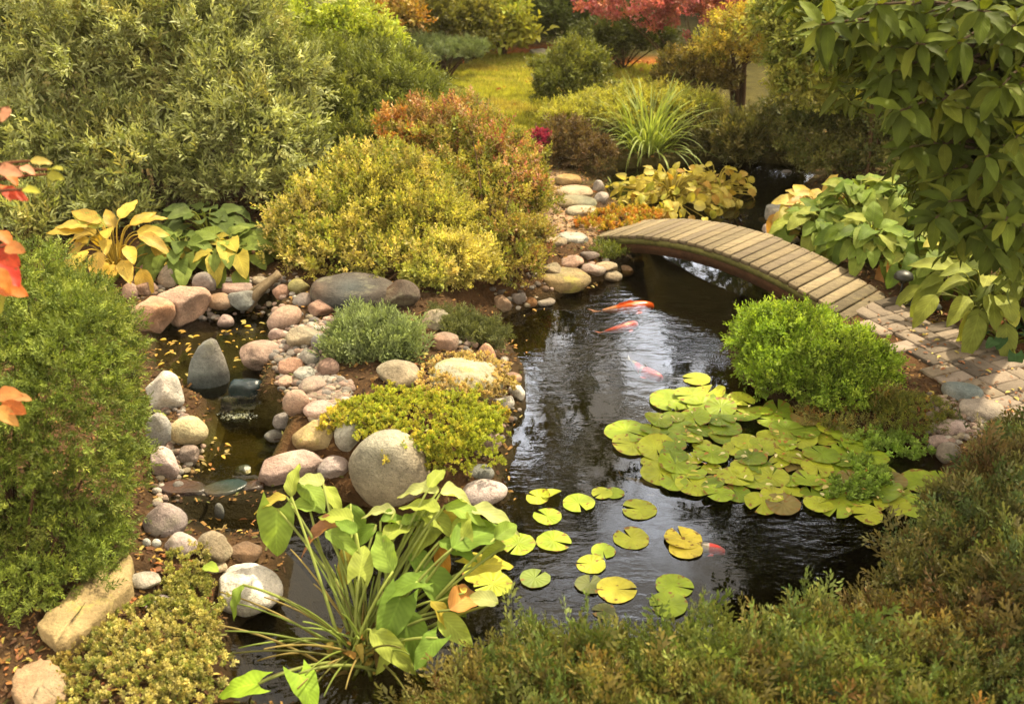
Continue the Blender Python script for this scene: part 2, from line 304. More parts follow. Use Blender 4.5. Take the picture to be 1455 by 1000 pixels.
def sheet(name, poly, z, mat, grow=0.0):
    c = poly.mean(0); v = poly-c; l = np.linalg.norm(v, axis=1, keepdims=True); poly = c+v*(1+grow/l)
    me = bpy.data.meshes.new(name); bm = bmesh.new()
    bm.faces.new([bm.verts.new((x, y, z)) for x, y in poly]); bmesh.ops.triangulate(bm, faces=bm.faces[:]); bmesh.ops.recalc_face_normals(bm, faces=bm.faces[:])
    bm.to_mesh(me); bm.free(); me.materials.append(mat); o = bpy.data.objects.new(name, me); COL.objects.link(o)
    if me.polygons[0].normal.z < 0: me.flip_normals()
    return tag(o, kind='structure')
sheet('pond_water', np.array([(-3.2, 2.2), (4.2, 2.2), (4.2, 12), (-3.2, 12)]), 0, M_POND)
sheet('stream_water', UPPER, UP_Z, M_STREAM, .07)
sheet('stream_water', MIDDLE, MID_Z, M_STREAM, .05)
def cascade(pxa, za, pxb, zb, seed):           # water sliding over a lip: a thin curved sheet with froth at its foot
    r = np.random.default_rng(seed); A = [G(*p, za) for p in pxa]; B = [G(*p, zb) for p in pxb]; n = 14; V = []
    for i in range(n):
        t = i/(n-1); a = np.array(A[0])*(1-t)+np.array(A[1])*t; b = np.array(B[0])*(1-t)+np.array(B[1])*t
        for q in np.linspace(0, 1, 9):
            p = a*(1-q)+b*q; p[2] = za+.006-(za-zb)*q**1.8+r.normal(0, .004); V.append(p)
    F = [[i*9+j, i*9+j+1, i*9+j+10, i*9+j+9] for i in range(n-1) for j in range(8)]
    mb = MB(); mb.add(V, F, (.5, .5, .5)); o = mb.build('waterfall', M_STREAM, None, True); tag(o, kind='structure')
    fm = MB(); T = (np.array([(-.5, 0, 0), (.5, 0, 0), (.5, 1, .3), (-.5, 1, .3)]), [np.array([[0, 1, 2, 3]])], np.ones((4, 3)), np.zeros((4, 3)))
    t = r.random(420); P = np.array(B[0])*(1-t[:, None])+np.array(B[1])*t[:, None]+r.normal(0, .026, (420, 3))*[1.3, 1, .2]+[0, 0, .008]
    fm.inst(T, P, r.normal(0, 1, (420, 3)), r.normal(0, 1, (420, 3)), r.uniform(.003, .011, 420), hexc('b9c0c4'))
    tag(fm.build('stream_foam', M_FOAM), 'white froth where the stream drops over stones', 'foam', kind='stuff')
cascade([(310,566), (372,560)], UP_Z, [(318,592), (372,588)], MID_Z, 1)
cascade([(330,676), (372,676)], MID_Z, [(336,700), (368,700)], 0.0, 2)

# ---------------------------------------------------------------- brick path and stone ledge
def brick_path():
    mb = MB(); r = np.random.default_rng(3)
    ax = nrm(np.array(G(1455,575,.14)-G(1235,455,.14)))[:2]; ay = np.array([-ax[1], ax[0]]); o = G(1235,455,.14)[:2]
    L, W = .23, .115; cols = ['7d7062', '746858', '84776a', '6c6155', '7a6e60']
    for i in range(-10, 22):
        for j in range(-10, 10):
            for kx in range(2):                  # basket weave: pairs of bricks, turned about
                if (i+j) % 2: (cx, cy), sz2 = ((i+.5)*L, j*L+W*(kx+.5)), (L, W)
                else: (cx, cy), sz2 = (i*L+W*(kx+.5), (j+.5)*L), (W, L)
                if True:
                    p = o+ax*cx+ay*cy
                    if sdist(p[None], PATHP)[0] > .0: continue
                    c = hexc(cols[r.integers(5)])*r.uniform(.85, 1.12)
                    if r.random() < .12: c = c*.45
                    hx, hy = sz2[0]/2-.004, sz2[1]/2-.004; z = .152+r.normal(0, .0015); b = .006
                    V = []
                    for (s, zz) in ((0, z-.03), (0, z-b), (b, z)):
                        for sx, sy in ((-1, -1), (1, -1), (1, 1), (-1, 1)):
                            q = p+ax*sx*(hx-s)+ay*sy*(hy-s); V.append((q[0], q[1], zz))
                    F = [[8, 9, 10, 11]]+[[a+q, a+(q+1) % 4, a+4+(q+1) % 4, a+4+q] for a in (0, 4) for q in range(4)]
                    mb.add(V, np.array(F), c)
    tag(mb.build('brick_path', M_PAVER), kind='structure')
brick_path()

# ---------------------------------------------------------------- rocks
def ico(n):
    bm = bmesh.new(); bmesh.ops.create_icosphere(bm, subdivisions=n, radius=1)
    V = np.array([v.co[:] for v in bm.verts]); F = np.array([[v.index for v in f.verts] for f in bm.faces]); bm.free(); return nrm(V), F
ICO = {n: ico(n) for n in (2, 3, 4, 5)}
def rock_shape(r, kind, lod):
    D, F = ICO[lod]
    if kind == 'point': k, m, lo, hi, amp = 14, 3, .86, 1.0, .06
    elif kind == 'round': k, m, lo, hi, amp = 24, 10, .68, .96, .05
    elif kind == 'egg': k, m, lo, hi, amp = 8, 4, .88, 1.0, .03
    elif kind == 'slab': k, m, lo, hi, amp = 26, 9, .8, 1.0, .03
    else: k, m, lo, hi, amp = 40, 13, .58, .9, .04
    n = nrm(r.normal(0, 1, (m, 3))); d = r.uniform(lo, hi, m)
    if kind == 'slab': n = np.concatenate([n, [[0, 0, 1], [0, 0, -1], [.12, .1, 1]]]); d = np.concatenate([d, [.55, .55, .6]])
    c = D@n.T; inv = np.concatenate([np.maximum(c, 1e-3)/d[None], np.ones((len(D), 1))], 1)
    rad = 1/np.power(np.power(inv, k).sum(1), 1/k)
    V = D*rad[:, None]
    s = int(r.integers(0, 8)); V = V+D*(amp*noise3(V, 2.0, s)+amp*.5*noise3(V, 5.5, s+1)+amp*.32*np.abs(noise3(V, 11, s+2))+amp*.16*noise3(V, 24, s+3))[:, None]
    if kind == 'egg': V[:, 0] *= 1-.16*V[:, 1]
    if kind == 'point': V[:, :2] *= (1-.36*smooth(-.4, 1.1, V[:, 2]))[:, None]
    V /= np.abs(V).max(0); return V, F
RC = dict(pink='a08472', dpink='8c7264', tan='968870', mauve='80746c', grey='7f786e', dgrey='4a4640', pale='a59e90', white='bebab0', cream='bba87e',
          blue='948f88', wet='2c2a22', green='6f6b48', sand='978159', brown='76604c', lilac='9d8a82')
rock_n = 0
def rock(px, py, w, h, c, kind, label, z=None, dep=.85, roll=0., mat=None, wetline=None, name='rock', group='rocks around the pond and stream', yaw=None):
    global rock_n
    r = np.random.default_rng(1000+rock_n); rock_n += 1
    if z is None: b = GR(px, py+.3*h)
    else: b = G(px, py+.3*h, z)
    w *= 1.07; h *= 1.05; Wd = w/pxm(b)/2; d = Wd*dep; dd = AT(px, py, b[1]+d*.35); s = pxm(dd); Wd = w/s/2; d = Wd*dep
    th = math.atan2(H-dd[2], dd[1]); p = h/s/2
    Hs = math.sqrt(max(p*p-(d*math.sin(th))**2, (.38*Wd)**2 if kind != 'slab' else (.2*Wd)**2))/math.cos(th)
    d = min(d, p/math.sin(th)*.92)
    V, F = rock_shape(r, kind, 5 if w > 70 else (4 if w > 26 else 3))
    V = V*np.array([Wd, d, Hs]); a = roll
    if a: ca, sa = math.cos(a), math.sin(a); V = np.c_[V[:, 0]*ca-V[:, 2]*sa, V[:, 1], V[:, 0]*sa+V[:, 2]*ca]
    yw = r.uniform(-.5, .5) if yaw is None else yaw
    ca, sa = math.cos(yw), math.sin(yw); V = np.c_[V[:, 0]*ca-V[:, 1]*sa, V[:, 0]*sa+V[:, 1]*ca, V[:, 2]]
    # keep the width in the picture after turning
    V[:, 0] *= Wd/np.abs(V[:, 0]).max(); V += dd
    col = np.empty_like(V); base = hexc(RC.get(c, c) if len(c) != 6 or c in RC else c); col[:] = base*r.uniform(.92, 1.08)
    col *= (1+.22*noise3(V, 9, rock_n % 7))[:, None]
    col += np.array([.04, .0, -.02])*noise3(V, 6, (rock_n+3) % 7)[:, None]
    lv = wetline if wetline is not None else (z if z is not None else None)
    if lv is not None:                            # damp dark band just above the water it stands in
        wl = (1-smooth(lv+.012, lv+.05, V[:, 2]+.008*noise3(V, 25, 2)))[:, None]; col = col*(1-.62*wl)
    mb = MB(); mb.add(V, F, np.clip(col, .01, .95))
    o = mb.build(name, mat or M_STONE, None, True)
    c3 = V.mean(0); o.location = c3
    o.data.transform(__import__('mathutils').Matrix.Translation(-Vector(c3)))
    return tag(o, label, 'rock', group)
S = 'S'
rock(262,433,76,54,'pink','ang','biggest pink angular boulder at the head of the stream')
rock(218,447,56,62,'pink','round','rounded pink boulder between the conifer and the biggest pink boulder')
rock(185,415,22,26,'pink','egg','small upright pink stone at the conifer edge under the yellow hosta')
rock(206,410,36,24,'mauve','ang','grey mauve rock just behind the small upright pink stone')
rock(240,394,34,34,'pale','point','pale pointed stone in front of the yellow hosta leaves')
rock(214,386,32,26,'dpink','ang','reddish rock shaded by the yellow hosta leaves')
rock(291,403,34,32,'mauve','round','grey mauve round stone behind the biggest pink boulder, below the green hosta')
rock(313,428,38,24,'brown','egg','brown oblong cobble at the right corner of the biggest pink boulder')
rock(344,426,40,30,'grey','round','grey round cobble just left of the driftwood')
rock(328,398,20,11,'white','round','tiny whitish stone under the green hosta')
rock(336,408,44,16,'dpink','slab','flat reddish brown stone under the tiny whitish stone')
rock(370,398,24,12,'tan','round','small tan stone under the yellow spirea edge near the driftwood top')
rock(400,415,23,23,'dpink','round','small round pink cobble right of the driftwood')
rock(426,408,32,27,'green','round','mossy yellow green stone at the foot of the yellow spirea', mat=M_LICHEN)
rock(433,426,34,20,'mauve','egg','low mauve cobble in front of the mossy yellow green stone')
rock(457,438,42,30,'dpink','ang','reddish tan rock behind the blue juniper on its left')
rock(404,452,48,34,'pink','egg','tan pink oblong stone tilted at the right bank of the upper pool', roll=.4)
rock(393,476,21,19,'lilac','round','small lilac stone below the tilted tan pink oblong stone')
rock(431,481,46,36,'tan','round','tan rounded rock left of the blue juniper')
rock(456,488,26,30,'mauve','round','mauve cobble tucked against the left side of the blue juniper')
rock(374,505,68,44,'pink','round','large smooth pink boulder on the right bank of the upper pool')
rock(438,509,32,29,'grey','ang','dark grey squarish cobble below the tan rounded rock')
rock(414,522,34,27,'dpink','ang','triangular dull pink rock right of the large smooth pink boulder')
rock(434,533,32,24,'pale','round','pale grey cobble below the dark squarish cobble')
rock(445,548,42,26,'pink','round','pale pink cobble above the egg shaped stone')
rock(407,542,26,16,'pink','egg','small pinkish stone at the right rim of the waterfall')
rock(466,523,32,28,'dpink','round','pink cobble touching the lower left of the blue juniper')
rock(422,572,37,40,'pink','egg','smooth egg shaped pink stone right of the waterfall')
rock(455,582,46,25,'lilac','egg','pale pink oblong stone right of the egg shaped stone')
rock(404,599,32,26,'mauve','round','mauve cobble under the egg shaped stone')
rock(392,619,30,19,'grey','round','wet grey cobble at the right of the middle pool', z=MID_Z)
rock(448,618,64,48,'cream','ang','cream and moss stained block above the long pinkish boulder', mat=M_LICHEN)
rock(497,616,42,48,'pale','ang','grey green rock left of the huge grey boulder')
rock(418,664,92,44,'lilac','round','long pinkish white boulder behind the arrowhead leaves', dep=.6)
rock(472,664,44,34,'lilac','round','smaller rounded boulder joined to the right end of the long pinkish boulder')
rock(320,457,24,20,'dpink','round','small pink stone standing in the upper pool', z=UP_Z)
rock(297,528,56,96,'8a867e','point','tall grey standing stone, pale top and dark wet base, above the waterfall', z=UP_Z-.05, dep=.6, wetline=UP_Z+.05, roll=-.12)
rock(232,560,54,66,'white','ang','large pale angular rock left of the waterfall against the conifer')
rock(350,556,46,46,'wet','round','dark wet boulder in the waterfall', z=UP_Z-.05, mat=M_WET)
rock(386,570,38,30,'wet','round','dark wet cobble at the right of the waterfall', z=.08, mat=M_WET)
rock(327,573,24,22,'wet','ang','black wet stone at the foot of the tall standing stone', z=.08, mat=M_WET)
rock(228,616,36,58,'blue','round','bluish white stone standing against the conifer edge')
rock(269,612,52,42,'cream','egg','smooth cream yellow stone at the left of the middle pool')
rock(267,647,30,30,'mauve','round','rounded mauve cobble under the cream yellow stone')
rock(233,660,42,48,'lilac','ang','angular mauve rock between the conifer and the middle pool', roll=.5)
rock(262,698,74,26,'wet','slab','dark wet flat stone at the left of the lower stream lip', z=.06, mat=M_WET)
rock(318,697,66,24,'3a3722','slab','dark wet flat stone in the middle of the lower stream lip', z=.06, mat=M_WET)
rock(364,692,44,26,'wet','ang','dark wet stone at the right end of the lower stream lip', z=.05, mat=M_WET)
rock(345,668,26,14,'3a3722','ang','small dark wet stone just under the long pinkish boulder', z=MID_Z-.02, mat=M_WET)
rock(300,712,34,30,'grey','egg','grey egg shaped cobble leaning in the leafy lower pool', z=.0, roll=-.7)
rock(312,728,14,26,'grey','egg','thin grey cobble beside the leaning egg shaped cobble', z=0)
rock(235,739,60,56,'lilac','point','triangular mauve pink boulder on the left bank of the lower pool')
rock(257,774,48,36,'lilac','round','pale mauve rock under the triangular mauve pink boulder')
rock(303,778,50,46,'tan','ang','tan cracked block, left of two blocks under the lower pool')
rock(346,783,50,38,'brown','ang','brown block right of the tan cracked block')
rock(305,805,36,17,'tan','slab','thin tan slab above the white boulder')
rock(346,834,108,62,'white','round','big white boulder beside the long stalks, grey on its left face', dep=.8)
rock(206,825,42,28,'pale','round','pale rounded stone at the right end of the sandstone slab')
rock(222,862,66,28,'lilac','slab','cracked flat pinkish stone among the stonecrop')
rock(209,771,12,13,'white','egg','left of two tiny white pebbles below the triangular boulder')
rock(222,772,13,13,'white','egg','right of two tiny white pebbles below the triangular boulder')
rock(555,667,108,110,'a0927a','egg','huge smooth grey boulder in the middle of the bank', dep=.75, yaw=.1)
rock(565,533,64,42,'tan','ang','tan triangular rock in front of the blue juniper')
rock(622,455,44,30,'tan','ang','square tan block right of the blue juniper')
rock(633,487,38,26,'pink','slab','flat pink rock below the square tan block')
rock(503,414,118,50,'4c453e','slab','large dark flat rock shaded under the yellow spirea')  # darkened so that its colour carries the shade of the spirea
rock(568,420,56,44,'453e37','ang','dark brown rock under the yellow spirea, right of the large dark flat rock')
rock(662,540,100,66,'a39a80','round','wide pale dome rock covered with dry stonecrop', mat=M_LICHEN)
rock(691,507,28,40,'pink','point','small pointed pinkish rock on top of the pale dome rock')
rock(735,556,24,24,'white','ang','bright white stone at the pond edge, upper of two')
rock(716,572,32,24,'white','ang','bright white stone at the pond edge, lower of two')
rock(728,537,26,14,'pink','slab','thin pink stone just above the two bright white stones')
rock(695,627,34,38,'lilac','round','round pinkish stone at the pond edge beside the stonecrop mat')
rock(688,698,62,40,'lilac','egg','smooth pinkish boulder at the pond edge near the curled lily pads')
rock(685,671,38,24,'grey','egg','grey stone just behind the smooth pinkish boulder')
rock(712,431,28,24,'brown','ang','dark brown rock at the pond corner below the yellow spirea')
rock(737,424,20,22,'mauve','ang','small upright dark rock in the shaded pond corner')
rock(753,430,20,16,'brown','round','small round brown rock in the shaded pond corner')
rock(773,428,30,10,'grey','slab','flat grey stone just above the water at the shaded corner')
rock(804,398,72,30,'sand','slab','broad tan ledge stone overhanging the water left of the bridge', mat=M_LICHEN)
rock(842,383,36,20,'pink','ang','pinkish rock on the right end of the broad ledge stone')
rock(862,378,30,15,'tan','ang','light tan rock under the left end of the bridge')
rock(871,393,25,16,'tan','round','rounded tan stone at the water under the bridge end')
rock(888,386,22,17,'brown','round','brown stone in the shade of the bridge, nearest the arch')
rock(812,372,34,20,'pink','ang','pink tan rock above the broad ledge stone')
rock(784,382,32,20,'tan','ang','tan rock left of the broad ledge stone by the spirea')
rock(838,363,28,16,'mauve','ang','mauve rock directly below the left bridge end')
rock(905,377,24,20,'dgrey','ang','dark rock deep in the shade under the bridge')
rock(815,338,44,13,'pale','slab','pale flat stepping stone at the left end of the bridge')
rock(790,344,30,12,'tan','slab','small flat tan stepping stone beside the pale stepping stone')
rock(807,257,36,16,'sand','slab','topmost flat stone of the ledge beside the far pool')
rock(816,273,50,16,'tan','slab','second flat stone from the top of the far pool ledge')
rock(820,288,56,15,'sand','slab','third flat stone from the top of the far pool ledge')
rock(827,300,44,12,'tan','slab','lowest flat stone of the far pool ledge')
rock(850,267,16,22,'blue','ang','upright bluish stone on the water side of the far pool ledge')
rock(856,283,22,18,'blue','ang','lower bluish stone on the water side of the far pool ledge')
rock(1106,303,40,22,'grey','slab','flat grey rock beside the yellow hosta across the bridge')
rock(1108,327,44,22,'mauve','ang','mauve rock at the far side of the bridge deck')
rock(1127,340,20,14,'pale','round','small pale stone touching the far edge of the bridge deck')
rock(1085,313,16,9,'dgrey','round','small dark stone at the water behind the bridge')
rock(1366,556,54,26,'grey','slab','flat grey crazy paving stone beside the brick path')
rock(1394,582,60,30,'grey','slab','lower flat crazy paving stone touching the brick path edge')
rock(1355,608,48,20,'lilac','egg','long smooth pinkish stone below the mossy mound')
rock(1336,627,28,20,'lilac','round','small pinkish stone at the pond corner right of the lily raft')
rock(1348,643,32,30,'grey','round','round grey stone at the pond corner, half under the juniper')
rock(1302,430,32,18,'dgrey','round','dark stone beside the path lamp')
rock(1325,437,26,16,'dgrey','ang','second dark stone, right of the path lamp and nearer the brick path')
rock(766,76,26,14,'pale','ang','lone pale stone on the orange mulch at the end of the lawn')
rock(1044,238,13,20,'pale','point','small pointed pale shape standing in for a sky reflection in the far pool')  # stone shape added to stand in for a white sky reflection
rock(1118,246,15,9,'grey','round','low pale grey shape standing for a reflection at the dark end of the far pool')  # added shape standing for a whitish reflection on the water
rock(1021,98,18,14,'white','ang','pale angular block seen behind the yellow leaved tree trunks')  # made-up block standing in for a whitish patch
def slab(name, pts, z, th, c, label, mat):
    r = np.random.default_rng(len(pts)*7); base = [G(x, y, z) for x, y in pts]; c0 = np.mean(base, 0)
    P = np.array([b for b in base]); n = len(P); out = []
    for i in range(n):                           # subdivide the outline so that the broken edge wanders
        for t in np.linspace(0, 1, 7)[:-1]:
            q = P[i]*(1-t)+P[(i+1) % n]*t; out.append(q+r.normal(0, .006, 3)*[1, 1, 0])
    P = np.array(out); n = len(P); V = []
    rings = [(1.0, -th), (1.02, -.012), (.985, .0), (.8, .003), (.5, .006), (.2, .004)]
    for s, dz in rings:
        Q = c0+(P-c0)*s; Q = Q+[0, 0, dz]; Q[:, 2] += .006*noise3(Q, 9, 1); V.append(Q)
    F = [[k*n+i, k*n+(i+1) % n, (k+1)*n+(i+1) % n, (k+1)*n+i] for k in range(len(rings)-1) for i in range(n)]
    V = np.concatenate(V+[np.array([c0+[0, 0, .004]])]); T = [[(len(rings)-1)*n+i, (len(rings)-1)*n+(i+1) % n, len(V)-1] for i in range(n)]
    mb = MB(); mb.add(V, [np.array(F), np.array(T)], hexc(c)*(1+.12*noise3(V, 5, 2))[:, None]); o = mb.build(name, mat, None, True)
    return tag(o, label, 'rock', 'rocks around the pond and stream')
slab('stone_slab', [(183,782),(186,828),(150,862),(112,900),(80,912),(52,884),(92,848),(140,805)], .33, .12, '93805a', 'long weathered sandstone slab in front of the conifer', M_LICHEN)
slab('flat_stone', [(20,950),(58,934),(84,948),(97,982),(84,1003),(40,1008),(16,985)], .3, .08, '8d7458', 'flat six sided brown stone in the mulch below the sandstone slab', M_STONE)

# pebbles: too many to count
def inpoly_px(polys, n, r):
    out = []
    while len(out) < n:
        pl = polys[r.integers(len(polys))]; a = np.array(pl); x = r.uniform(a[:, 0].min(), a[:, 0].max()); y = r.uniform(a[:, 1].min(), a[:, 1].max())
        if sdist(np.array([[x, y]]), a.astype(float))[0] < 0: out.append((x, y))
    return out
def on_ground(pts):
    z = np.full(len(pts), .15); pts = np.array(pts, float)
    for _ in range(12):
        P = np.array([G(x, y, zz) for (x, y), zz in zip(pts, z)]); z = .5*z+.5*height(P)
    P[:, 2] = z; return P
def pebbles(polys, n, cols, size, seed):
    r = np.random.default_rng(seed); P = on_ground(inpoly_px(polys, n, r)); mb = MB(); D, F = ICO[2]
    for p in P:
        s = r.uniform(*size)*np.array([1, r.uniform(.7, 1), r.uniform(.5, .8)]); Vv = D*(1+.1*noise3(D, 1.6, int(r.integers(7))))[:, None]*s
        mb.add(Vv+p+[0, 0, s[2]*.4], F, np.clip(hexc(cols[r.integers(len(cols))])*r.uniform(.75, 1.2), 0, .9))
    return mb.build('pebbles', M_STONE, None, True)
PC = ['9c8474', '8a7468', '948872', '7e746c', 'a39c90', '857468', '76706a']
tag(pebbles([[(440,535),(500,540),(500,600),(450,610),(430,580)], [(380,440),(480,450),(470,540),(400,560),(385,500)]], 700, PC, (.012, .034), 1), 'pinkish pebbles between the stream stones', 'pebbles', kind='stuff')
tag(pebbles([[(180,395),(420,390),(440,430),(400,450),(210,450)], [(215,560),(250,560),(295,640),(250,720),(215,720)], [(690,410),(790,370),(880,370),(800,410),(720,450)], [(1320,560),(1400,570),(1400,620),(1320,640)], [(650,460),(720,500),(740,580),(690,660),(650,600)]], 800, PC+['5f544a', '6f5a48'], (.01, .03), 2), 'small mixed pebbles along the banks', 'pebbles', kind='stuff')

# ---------------------------------------------------------------- bridge
def bridge():
    A = np.array([.775, 8.116, .095]); B = np.array([2.467, 6.414, .14]); w, rise = .569, .235
    u = (B-A)[:2]; L = np.linalg.norm(u); u = u/L; nn = np.array([-u[1], u[0]])
    def pt(t, s, dz=0.): q = A[:2]+u*L*t+nn*s; return np.array([q[0], q[1], A[2]+(B[2]-A[2])*t+rise*4*t*(1-t)+dz])
    root = empty('footbridge', pt(.5, 0)*[1, 1, 0], 'small arched wooden plank footbridge over the narrow neck of the pond', 'bridge')
    r = np.random.default_rng(8); mb = MB(); n = 30
    for i in range(n):
        t0, t1 = (i+.07)/n, (i+.93)/n; c = hexc(['7a6c54', '70644e', '84765c', '6c604e'][r.integers(4)])*r.uniform(.85, 1.12)
        if i > n-3: c = c*.75
        e0, e1 = w/2+r.uniform(-.008, .01), w/2+r.uniform(-.008, .01); dz = r.normal(0, .0015); th = .03; b = .004
        V = []
        for s, o in ((0, -th), (0, -b), (b, 0)):
            du = b/L if s else 0
            for tt, sd in ((t0+du, -e0+s), (t1-du, -e0+s), (t1-du, e1-s), (t0+du, e1-s)): V.append(pt(tt, sd, o+dz))
        F = [[8, 9, 10, 11], [3, 2, 1, 0]]+[[a+q, a+(q+1) % 4, a+4+(q+1) % 4, a+4+q] for a in (0, 4) for q in range(4)]
        mb.add(V, np.array(F), c)
        for sd in (-w/2+.035, w/2-.035):                 # two nail heads at each end of a plank
            for tt in (t0*.65+t1*.35, t0*.35+t1*.65):
                ring = [pt(tt+.0045/L*math.cos(a), sd+.0045*math.sin(a), dz+.0012) for a in np.linspace(0, 6.283, 9)[:-1]]; mb.add(np.array(ring), np.array([list(range(8))]), (.03, .025, .02))
    o = mb.build('deck', M_WOOD, root)
    for sd in (-w/2+.03, w/2-.03):
        mb = MB(); ts = np.linspace(.015, .985, 50)
        ring = [np.array([pt(t, sd+a, dz) for t in ts]) for a, dz in ((-.022, -.032), (.022, -.032), (.022, -.15), (-.022, -.15))]
        V = np.stack(ring, 1).reshape(-1, 3); F = [[i*4+q, i*4+(q+1) % 4, i*4+4+(q+1) % 4, i*4+4+q] for i in range(49) for q in range(4)]+[[0, 1, 2, 3], [199, 198, 197, 196]]
        mb.add(V, np.array(F), hexc('4a3322')); mb.build('side_beam', M_DARKWOOD, root)
        for f in (0,):
            mb = MB(); V = []
            for t in ts[2:-2]:
                for a, dz in ((-.03, -.031), (-.023, -.031), (-.023, -.075), (-.03, -.075)): V.append(pt(t, sd*1.0+(a if sd < 0 else -a), dz))
            m = len(ts)-4; F = [[i*4+q, i*4+(q+1) % 4, i*4+4+(q+1) % 4, i*4+4+q] for i in range(m-1) for q in range(4)]
            mb.add(V, np.array(F), hexc('5c5a30')); mb.build('trim_strip', M_DARKWOOD, root)
    mb = MB()
    for i in (0.2, .5, .8):
        V = [pt(i+a, s, dz) for dz in (-.05, -.12) for a, s in ((-.015, -w/2+.06), (.015, -w/2+.06), (.015, w/2-.06), (-.015, w/2-.06))]
        mb.add(V, np.array([[0, 1, 2, 3], [7, 6, 5, 4]]+[[q, 4+q, 4+(q+1) % 4, (q+1) % 4] for q in range(4)]), hexc('46301f'))
    mb.build('cross_brace', M_DARKWOOD, root)
bridge()

# ---------------------------------------------------------------- driftwood, lamp
def driftwood():
    b = GR(352,452); t = GR(398,408); mb = MB(); r = np.random.default_rng(2)
    for q in range(5):
        o = r.normal(0, .018, 3)*[1, 1, .4]; a = b+o+[r.normal(0, .03), 0, .09]; e = t+o*.4+[0, 0, .1]; m = (a+e)/2+[0, 0, .03]+r.normal(0, .012, 3)
        P = bez(a, m, e, 14); P = P+.012*np.stack([noise3(P+q, 14, k) for k in range(3)], 1)
        tube(mb, P, np.linspace(.036, .02, 14)*r.uniform(.7, 1.15), hexc('7a6a52')*r.uniform(.8, 1.15), 8)
    o = mb.build('driftwood', M_BARK, None, True); tag(o, 'gnarled grey brown driftwood lying across the upper stream bank', 'driftwood')
driftwood()
def lamp():
    b = GR(1277,432); s = pxm(b); top = .19
    root = empty('path_lamp', b, 'small black mushroom shaped path lamp beside the bridge end', 'lamp')
    mb = MB(); tube(mb, [b, b+[0, 0, top*.5], b+[0, 0, top]], .009, hexc('15140f'), 8); mb.build('stake', M_METAL, root, True)
    prof = [(.0, .058), (.03, .055), (.055, .042), (.066, .02), (.066, .006), (.058, .0), (.03, -.004), (.016, -.03), (0.0, -.032)]
    V = [b+[r_*math.cos(a), r_*math.sin(a), top+z] for r_, z in prof for a in np.linspace(0, 2*math.pi, 24, endpoint=False)]
    F = [[i*24+j, (i+1)*24+j, (i+1)*24+(j+1) % 24, i*24+(j+1) % 24] for i in range(len(prof)-1) for j in range(24)]
    mb = MB(); mb.add(V, np.array(F), hexc('24251f')); mb.build('lamp_cap', M_METAL, root, True)
lamp()
# ---------------------------------------------------------------- leaf and sprig templates: (verts, [faces], colour factor, leaf coords)
def T_diamond(w=.5, cup=.1):
    V = np.array([(0, 0, 0), (-w/2, .45, cup), (0, 1, 0), (w/2, .45, cup)])
    return V, [np.array([[0, 3, 2], [0, 2, 1]])], np.ones((4, 3)), np.array([(0, 0, 0), (-1, .45, 0), (0, 1, 0), (1, .45, 0)])
def T_leaf(w=.5, cup=.1, droop=.15):
    h = w/2
    V = np.array([(0, 0, 0), (-h*.85, .28, cup), (-h*.8, .66, cup*.8-droop*.35), (0, 1, -droop), (h*.8, .66, cup*.8-droop*.35), (h*.85, .28, cup), (0, .3, 0), (0, .66, -droop*.4)])
    F = [np.array([[0, 5, 6], [0, 6, 1], [7, 4, 3], [7, 3, 2]]), np.array([[6, 5, 4, 7], [1, 6, 7, 2]])]
    U = np.c_[V[:, 0]/h, V[:, 1], V[:, 2]*0]; return V, F, np.ones((8, 3)), U
def T_broad(w, prof, nu=7, nv=10, cup=.12, droop=.3, wave=.02, fold=0.0, base=0.0):
    V = []; U = []
    for j in range(nv+1):
        t = j/nv; hw = w/2*prof(t)
        for i in range(nu):
            u = -1+2*i/(nu-1); a = abs(u)
            y = t-base*a*a*(1-t)**3
            z = cup*a**1.5*prof(t)*w-droop*t*t+wave*math.sin(t*17+u*3)*a
            V.append((u*hw, y*(1-.12*droop*t), z)); U.append((u, t, 0))
    F = [[j*nu+i, j*nu+i+1, (j+1)*nu+i+1, (j+1)*nu+i] for j in range(nv) for i in range(nu-1)]
    V = np.array(V); return V, [np.array(F)], np.ones((len(V), 3)), np.array(U)
P_OVATE = lambda t: max(.02, (math.sin(math.pi*min(1, t**.72))**.8))
P_HEART = lambda t: max(.02, (1-t**2.2)**.75*(.72+.28*min(1, t*4))) if t < 1 else .02
P_LANCE = lambda t: max(.02, math.sin(math.pi*t**.85)**.85)
P_ROUND = lambda t: max(.03, math.sqrt(max(0, 1-(2*t-1)**2)))
def merge(parts):
    V, F, C, U, n = [], {}, [], [], 0
    for v, fs, c, u in parts:
        V.append(v); C.append(c); U.append(u)
        for f in fs: F.setdefault(f.shape[1], []).append(f+n)
        n += len(v)
    return np.concatenate(V), [np.concatenate(f) for f in F.values()], np.concatenate(C), np.concatenate(U)
def xf(t, y, n, pos, s, cf=1.0):
    v, f, c, u = t; y = nrm(np.asarray(y, float)); x = nrm(np.cross(y, n)); z = np.cross(x, y)
    return (np.asarray(pos)+s*(v[:, :1]*x+v[:, 1:2]*y+v[:, 2:]*z), f, c*cf, u)
